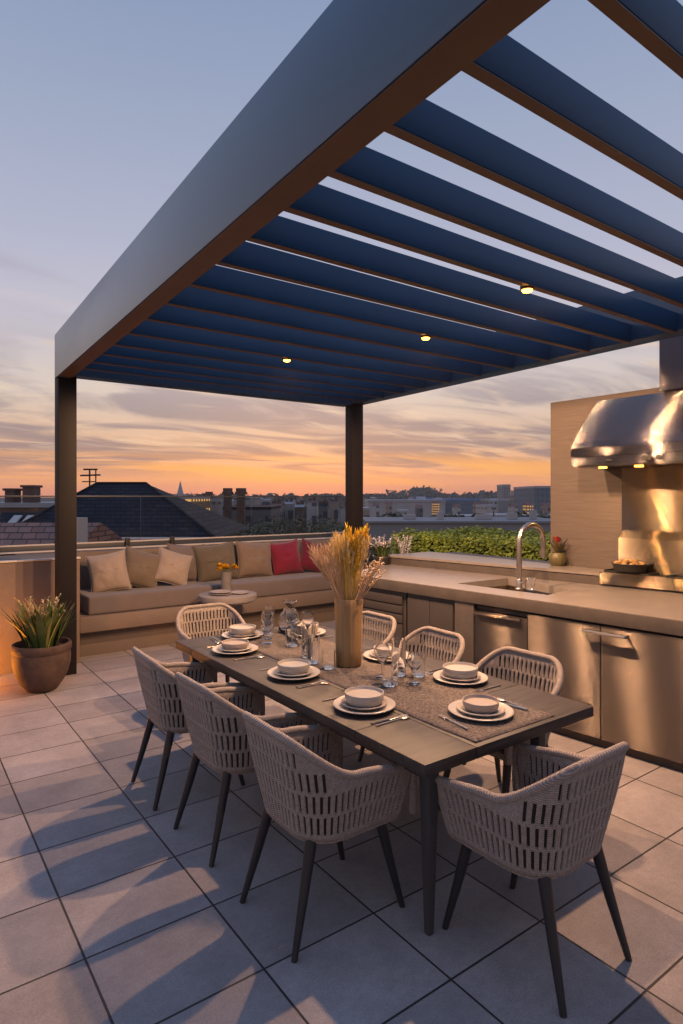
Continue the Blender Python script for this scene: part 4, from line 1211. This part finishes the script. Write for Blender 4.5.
# middle distance on the left half
spec = [  # name, bearing a, b, depth, top z, body depth, material, label
    ('lit_building', -14.7, -13.6, 55, 1.6, 8, 'city_lit', 'building with glowing amber windows right of the slate roof'),
    ('spire_building', -15.3, -14.75, 62, 1.8, 4, 'city_pale', 'narrow pale block beside the amber lit building'),
    ('rooftop_house', -13.5, -12.2, 62, 1.3, 8, 'city_grey', 'grey house between the amber building and the chimney stacks'),
    ('long_block', -12.0, -6.5, 75, .3, 12, 'city_dark', 'long low dark block below the two chimney stacks'),
    ('tan_terrace_house', -6.6, -5.6, 95, .9, 8, 'city_tan', 'tan gabled terrace house right of the chimney stacks'),
    ('grey_terrace_house', -5.4, -4.5, 105, 1.1, 8, 'city_grey', 'grey gabled terrace house second from the chimney stacks'),
    ('brick_terrace_house', -4.3, -3.5, 98, .7, 8, 'brick', 'brick gabled terrace house in the middle of the roofline'),
    ('pale_terrace_house', -3.2, -2.3, 118, 1.2, 8, 'city_pale', 'pale gabled terrace house right of the brick one'),
    ('dark_terrace_house', -2.1, -1.3, 100, .8, 8, 'city_dark', 'dark gabled terrace house near the rear post'),
    ('narrow_terrace_house', -1.1, -.3, 112, 1.1, 8, 'city_tan', 'narrow tan terrace house closest to the rear post'),
    ('plain_office', -9.8, -8.0, 180, 1.5, 14, 'city_grey', 'plain grey office far behind the chimney stacks'),
]
for nm, a, b, Z, top, dep, mt, lb in spec:
    gab = 'terrace' in nm
    t, w, Hh = house_box(nm, a, b, Z, top - (.5 if gab else 0), dep, M[mt], lb, roof='gable' if gab else 'flat', rh=.75 if gab else .3, rmat=M['rooftile'] if nm[0] in 'tnp' and gab else (M['grey_roof'] if mt != 'city_dark' else M['slate']))
    if nm == 'spire_building':
        m = MB(); m.lathe([(.36, Hh + .3), (.24, Hh + .7), (.03, Hh + 1.6), (0, Hh + 1.65)], 8, c=(0, 2, 0)); m.build('spire', M['grey_roof'], t)
    if 'terrace' in nm or nm == 'rooftop_house':
        for q in range(2):
            x = (-.25 + .5 * q) * w; m = MB(); m.box(x - .3, x + .3, 2, 3, Hh + .31, Hh + .8 + .25 * q); m.build('chimney', M['brick'], t, smooth=None)
for dg, ww, lb in ((-10.45, .72, 'tall brick chimney stack, left one of the pair on the skyline'), (-9.25, .8, 'tall brick chimney stack, right one of the pair on the skyline')):
    c = azd(dg, 66)
    t = empty('chimney_stack', (c.x, c.y, -14), -TH, label=lb, cat='chimney', group='pair of chimney stacks')
    m = MB(); m.box(-ww / 2, ww / 2, 0, ww, 0, 16.05); m.build('shaft', M['brick'], t, smooth=None)
    m = MB(); m.box(-ww * .72, ww * .72, -.25, ww + .25, 16.06, 16.35); m.box(-ww * .6, ww * .6, -.1, ww + .1, 16.36, 16.75); m.build('cap', M['brick'], t, smooth=None)

# right half: low sheds, blue roofs, offices
spec = [
    ('wide_shed', 2.5, 9.5, 420, -1.6, 60, 'shed_pale', 'wide pale shed left of the blue roofed depot', 'grey_roof'),
    ('blue_roof_depot', 9.3, 12.6, 430, -.8, 50, 'city_glass', 'depot with a bright blue sheet roof across the plain', 'blue_roof'),
    ('second_blue_shed', 6.6, 8.6, 520, -.6, 40, 'shed_grey', 'smaller shed with dull blue roof beside the wide pale shed', 'blue_roof'),
    ('long_warehouse', 11.0, 17.0, 600, -2.2, 60, 'shed_grey', 'long grey warehouse stretching before the tower', 'grey_roof'),
    ('white_annex', 13.1, 14.1, 260, -2.6, 20, 'city_pale', 'small white annex below the grey tower', 'grey_roof'),
    ('white_kiosk', 5.4, 6.3, 240, -4.2, 14, 'city_pale', 'small white building among the dark trees', 'grey_roof'),
    ('pale_cabin', 7.3, 7.9, 150, -3.9, 8, 'city_pale', 'pale cabin on the near edge of the plain', 'grey_roof'),
    ('grey_tower', 14.55, 15.25, 700, 13.5, 25, 'city_grey', 'single grey tower standing above the skyline', 'grey_roof'),
    ('glass_office', 17.3, 20.5, 330, 6.5, 40, 'city_glass', 'blue grey glass office block touching the stone wall', 'grey_roof'),
    ('brown_office', 16.2, 17.5, 420, 3.6, 30, 'city_tan', 'brown office block left of the glass office', 'grey_roof'),
    ('low_dark_hall', 9.8, 13.0, 200, -5.0, 20, 'city_dark', 'low dark hall in front of the blue roofed depot', 'grey_roof'),
    ('grey_hall', 14.2, 19.6, 190, -4.4, 20, 'city_grey', 'grey hall below the glass office', 'grey_roof'),
    ('brick_wall_block', 1.6, 2.6, 180, -2.0, 14, 'city_tan', 'small tan block right beside the rear post', 'grey_roof'),
]
for nm, a, b, Z, top, dep, mt, lb, rm in spec:
    house_box(nm, a, b, Z, top, dep, M[mt], lb, roof='flat', rh=.012 * Z * .3, rmat=M[rm])

t, w, Hh = house_box('neighbour_flat_roof', 2.4, 20.5, 60, -.75, 12, M['shed_grey'], 'neighbouring flat roof forming a long grey line just over the hedge', roof='flat', rh=.22, rmat=M['shed_grey'])
for (x, ww, hh) in ((-6, 1.2, .5), (-2.5, .6, .8), (1.5, 1.6, .45), (4.8, .9, .7), (7.2, .5, 1.0)):
    m = MB(); m.box(x, x + ww, 4, 5, Hh + .23, Hh + .23 + hh, .03); m.build('roof_vent', M['shed_pale'], t, smooth=None)
sm = [(3.2, 300, -2.6, 'city_pale', 'little white house left among the plain trees'), (4.4, 340, -2.2, 'city_tan', 'little tan house near the pale shed'), (7.2, 280, -3.4, 'city_dark', 'little dark house below the pale shed'),
      (8.7, 360, -2.0, 'city_lit', 'little house with amber windows before the blue depot'), (10.6, 300, -3.2, 'city_pale', 'little white house below the blue depot'), (12.4, 350, -2.4, 'city_tan', 'little tan house right of the blue depot'),
      (15.6, 300, -2.8, 'city_pale', 'little white house below the brown office'), (16.9, 280, -2.0, 'city_lit', 'little house with amber windows below the glass office'), (18.4, 300, -2.6, 'city_tan', 'little tan house by the stone wall')]
for dg, Z, top, mt, lb in sm:
    house_box('small_house', dg - .28, dg + .28, Z, top, 6, M[mt], lb, 'house', 'small houses out on the plain', roof='gable', rh=1.6, rmat=M['rooftile'])
rq = random.Random(77)
for k in range(34):
    dg = rq.uniform(2.0, 20.0) if k < 22 else rq.uniform(-13, 1)
    Z = rq.uniform(420, 900); mt = rq.choice(('city_pale', 'city_tan', 'city_grey')); wd = rq.uniform(.12, .4)
    cname = {'city_pale': 'pale', 'city_tan': 'tan', 'city_grey': 'grey'}[mt]
    house_box('far_house', dg - wd, dg + wd, Z, rq.uniform(-4.5, .3), 8, M[mt], 'tiny ' + cname + ' house far out toward the skyline', 'house', 'tiny ' + cname + ' houses toward the skyline', roof='gable', rh=rq.uniform(1.2, 2.6), rmat=rq.choice((M['rooftile'], M['slate'], M['grey_roof'])))
# trees
def tree_at(c, top, cr, seed, label, name='city_tree', n=1500, group=None, size=.45):
    t = empty(name, (c.x, c.y, -14), label=label, cat='tree', group=group)
    H_ = top + 14
    rr = random.Random(seed)
    m = MB(); m.tube([(0, 0, 0), (.15, .1, H_ * .35), (.1, -.1, H_ * .7)], [.35, .25, .12], 8)
    for k in range(5):
        a = rr.uniform(0, 2 * PI); m.tube([(.12, 0, H_ * (.4 + .05 * k)), (math.cos(a) * cr * .6, math.sin(a) * cr * .6, H_ * (.62 + .05 * k))], [.12, .05], 6)
    m.build('trunk', M['bark'], t)
    lobes = [(Vector((rr.uniform(-.55, .55) * cr, rr.uniform(-.55, .55) * cr, H_ - cr * rr.uniform(.55, 2.1))), cr * rr.uniform(.38, .6)) for _ in range(13)]
    lobes.append((Vector((0, 0, H_ - cr * .45)), cr * .45))
    def fn(r2):
        c_, r_ = r2.choice(lobes)
        d = Vector((r2.gauss(0, 1), r2.gauss(0, 1), r2.gauss(0, .9))).normalized()
        return c_ + d * r_ * (.55 + .5 * r2.random()), d
    m = MB(); leaf_cloud(m, fn, n, size, seed + 1); m.build('crown', M['treeleaf'], t, smooth=None, recalc=False)
    return t
tl = [(-11.6, 44, .35, 3.2), (-9.6, 48, .1, 3.4), (-7.6, 46, .25, 3.0), (-5.6, 52, .45, 3.6), (-3.4, 50, .55, 3.4), (-1.5, 46, .4, 3.2), (.3, 44, .1, 3.0), (2.2, 62, -.6, 3.6)]
words = ['beside the slate roof', 'below the chimney stacks', 'just right of the chimney stacks', 'behind the sand coloured cushion', 'above the red cushion', 'left of the rear post', 'directly behind the rear post', 'right of the rear post']
for i, (dg, Z, top, cr) in enumerate(tl):
    tree_at(azd(dg, Z), top, cr, 50 + i, 'dark bushy tree beyond the balustrade, ' + words[i], group='trees beyond the balustrade', n=3400, size=.28)

def wood(name, segs, label, seed, size, n):
    """a far wood that reads as one mass: leaf clumps on rows of crowns"""
    rr = random.Random(seed)
    lob = []
    for (dg0, dg1, Z, top, cr, k) in segs:
        for q in range(k):
            c = azd(dg0 + (dg1 - dg0) * (q + rr.random() * .8) / k, Z * rr.uniform(.94, 1.06)); r_ = cr * rr.uniform(.6, 1.25)
            lob.append((Vector((c.x, c.y, top - r_ * rr.uniform(.7, 1.5))), r_))
    def fn(r2):
        c_, r_ = r2.choice(lob); d = Vector((r2.gauss(0, 1), r2.gauss(0, 1), r2.gauss(0, 1))).normalized()
        p = c_ + Vector((d.x * r_, d.y * r_, d.z * r_ * .9)) * (.7 + .4 * r2.random())
        if d.z < -.1: p.z -= r2.random() * r_ * 2
        return p, d
    m = MB(); leaf_cloud(m, fn, n, size, seed); o = m.build(name, M['treeleaf'], smooth=None, recalc=False)
    return tag(o, label, 'woodland', kind='stuff')
wood('near_woodland', [(2.4, 7, 150, -2.9, 4, 16), (7.6, 12, 160, -3.2, 4, 14), (12, 20, 150, -2.6, 4.5, 20), (15, 20, 110, -3.2, 4, 10)], 'dark belt of trees across the plain beyond the hedge', 61, 1.9, 9000)
wood('far_woodland', [(1.5, 6, 1100, 7, 10, 30), (4.5, 9, 1250, 16, 14, 22), (6.5, 8.6, 1250, 21, 13, 9), (9, 20, 1200, 9, 11, 60), (-16, 1, 900, 5, 9, 70), (12.8, 15, 1200, 15, 11, 12), (15.5, 18, 1200, 14, 11, 12)], 'dark skyline of far trees under the sunset', 62, 8.5, 9000)

# ---------------------------------------------------------------- sky, sun, camera
w = bpy.data.worlds.new('World'); sc.world = w; w.use_nodes = True
nt = w.node_tree
for n_ in list(nt.nodes): nt.nodes.remove(n_)
def N(ty, **kw):
    x = nt.nodes.new(ty)
    for k, v in kw.items(): setattr(x, k, v)
    return x
L = nt.links.new
def math_(op, a, b=None, c=None, clamp=False):
    x = N('ShaderNodeMath', operation=op); x.use_clamp = clamp
    for i, v in enumerate((a, b, c)):
        if v is None: continue
        if isinstance(v, (int, float)): x.inputs[i].default_value = v
        else: L(v, x.inputs[i])
    return x.outputs[0]
def ramp(fac, els, interp='EASE'):
    r = N('ShaderNodeValToRGB'); cr = r.color_ramp; cr.interpolation = interp
    while len(cr.elements) < len(els): cr.elements.new(.5)
    for e, (p, c) in zip(cr.elements, els): e.position = p; e.color = c
    L(fac, r.inputs[0]); return r.outputs[0]
def smooth_(v, a, b):
    x = N('ShaderNodeMapRange', interpolation_type='SMOOTHSTEP'); x.inputs['From Min'].default_value = a; x.inputs['From Max'].default_value = b
    L(v, x.inputs['Value']); return x.outputs[0]
def mixc(f, a, b):
    x = N('ShaderNodeMix', data_type='RGBA')
    if isinstance(f, (int, float)): x.inputs['Factor'].default_value = f
    else: L(f, x.inputs['Factor'])
    for k, v in (('A', a), ('B', b)):
        if isinstance(v, tuple): x.inputs[k].default_value = v
        else: L(v, x.inputs[k])
    return x.outputs['Result']
tc = N('ShaderNodeTexCoord'); sx = N('ShaderNodeSeparateXYZ'); L(tc.outputs['Generated'], sx.inputs[0])
X, Y, Z = sx.outputs
zc = math_('MAXIMUM', Z, 0.0)
base = ramp(zc, [(0.0, lin(232, 152, 124)), (.035, lin(248, 176, 130)), (.085, lin(224, 182, 152)), (.16, lin(216, 200, 190)), (.25, lin(198, 193, 205)), (.36, lin(178, 181, 203)), (.50, lin(157, 168, 194)), (.66, lin(134, 151, 185)), (.82, lin(120, 150, 205)), (1.0, lin(120, 152, 212))], 'LINEAR')
# cloud layers on a flat ceiling: converge toward the horizon
den = math_('ADD', zc, .075)
cv = N('ShaderNodeCombineXYZ'); L(math_('DIVIDE', X, den), cv.inputs[0]); L(math_('DIVIDE', Y, den), cv.inputs[1])
def cloud(scale, st, rot, detail, rough, dist, seed):
    mp = N('ShaderNodeMapping'); mp.inputs['Rotation'].default_value = (0, 0, R(rot)); mp.inputs['Scale'].default_value = (st[0], st[1], 1); mp.inputs['Location'].default_value = (seed, seed * .7, 0)
    L(cv.outputs[0], mp.inputs['Vector'])
    nz = N('ShaderNodeTexNoise'); nz.inputs['Scale'].default_value = scale; nz.inputs['Detail'].default_value = detail; nz.inputs['Roughness'].default_value = rough; nz.inputs['Distortion'].default_value = dist
    L(mp.outputs[0], nz.inputs['Vector']); return nz.outputs['Fac']
c1 = cloud(.66, (.65, 1.2), 20, 6, .54, 1.7, 3.1)
c2 = cloud(1.5, (.5, 1.3), 30, 6, .5, 2.2, 9.4)
band1 = math_('MULTIPLY', smooth_(zc, .015, .06), math_('SUBTRACT', 1.0, smooth_(zc, .13, .30)))
mk1 = math_('MULTIPLY', smooth_(c1, .38, .57), band1)
ccol = ramp(zc, [(0.0, lin(172, 118, 110)), (.06, lin(146, 122, 126)), (.13, lin(156, 142, 148)), (.25, lin(176, 170, 182))], 'LINEAR')
s1 = mixc(math_('MULTIPLY', mk1, .9), base, ccol)
mk2 = math_('MULTIPLY', smooth_(c2, .5, .72), math_('MULTIPLY', smooth_(zc, .03, .09), math_('SUBTRACT', 1.0, smooth_(zc, .18, .33))))
s2 = mixc(math_('MULTIPLY', mk2, .55), s1, lin(236, 208, 182))
# glowing streaks low over the horizon
c3 = cloud(.5, (.3, 1.0), 12, 5, .55, .8, 5.7)
mk3 = math_('MULTIPLY', smooth_(c3, .47, .62), math_('MULTIPLY', smooth_(zc, .008, .03), math_('SUBTRACT', 1.0, smooth_(zc, .045, .08))))
s3 = mixc(math_('MULTIPLY', mk3, .9), s2, lin(255, 178, 104))
# faint high wisps
c4 = cloud(.9, (.5, 1.4), 40, 6, .6, 1.2, 1.3)
mk4 = math_('MULTIPLY', smooth_(c4, .52, .75), math_('MULTIPLY', smooth_(zc, .15, .3), math_('SUBTRACT', 1.0, smooth_(zc, .45, .7))))
s4 = mixc(math_('MULTIPLY', mk4, .35), s3, lin(166, 158, 176))
# below the horizon
s5 = mixc(smooth_(Z, -.02, 0.0), lin(70, 64, 62), s4)
bg = N('ShaderNodeBackground'); L(s5, bg.inputs[0]); bg.inputs[1].default_value = 1.0
sky = N('ShaderNodeTexSky', sky_type='NISHITA'); sky.sun_disc = False; sky.sun_elevation = R(1.5); sky.sun_rotation = R(33)
bg2 = N('ShaderNodeBackground'); L(sky.outputs[0], bg2.inputs[0]); bg2.inputs[1].default_value = .015
add = N('ShaderNodeAddShader'); L(bg.outputs[0], add.inputs[0]); L(bg2.outputs[0], add.inputs[1])
out = N('ShaderNodeOutputWorld'); L(add.outputs[0], out.inputs[0])

sd = bpy.data.lights.new('sun', 'SUN'); sd.energy = .18; sd.angle = R(12); sd.color = (1, .58, .34)
so = bpy.data.objects.new('sun', sd); COL.objects.link(so)
dirv = Vector((math.sin(R(33)) * math.cos(R(4)), math.cos(R(33)) * math.cos(R(4)), math.sin(R(4))))
so.rotation_euler = dirv.to_track_quat('Z', 'Y').to_euler(); so.location = (0, 0, 20)

cd = bpy.data.cameras.new('camera'); cam = bpy.data.objects.new('camera', cd); COL.objects.link(cam)
cam.location = (0, 0, 1.8); cam.rotation_euler = (R(90), 0, -TH)
cd.sensor_fit = 'AUTO'; cd.sensor_width = 36; cd.lens = 620 / 1024 * 36; cd.shift_y = -15 / 1024; cd.clip_start = .05; cd.clip_end = 60000
sc.camera = cam
sc.render.resolution_x, sc.render.resolution_y = 683, 1024
sc.view_settings.view_transform = 'Standard'; sc.view_settings.look = 'None'; sc.view_settings.exposure = 0; sc.view_settings.gamma = 1
sc.render.engine = 'CYCLES'
cy = sc.cycles
cy.use_denoising = True
cy.max_bounces = 10; cy.transmission_bounces = 10; cy.transparent_max_bounces = 10; cy.caustics_reflective = False; cy.caustics_refractive = False
cy.sample_clamp_indirect = 4

# ---------------------------------------------------------------- evening haze
m = MB(); m.box(-300, 1500, -300, 1500, -16, 34)
N_ = NT('evening_haze'); N_.t.nodes.remove(N_.b)
vo = N_.n('ShaderNodeVolumePrincipled'); vo.inputs['Color'].default_value = (.9, .82, .8, 1); vo.inputs['Density'].default_value = .00024; vo.inputs['Anisotropy'].default_value = 0
N_.l(vo.outputs[0], [x for x in N_.t.nodes if x.type == 'OUTPUT_MATERIAL'][0].inputs['Volume'])
hz = m.build('haze', N_.m, smooth=None); tag(hz, 'thin evening haze over the far city', kind='stuff')
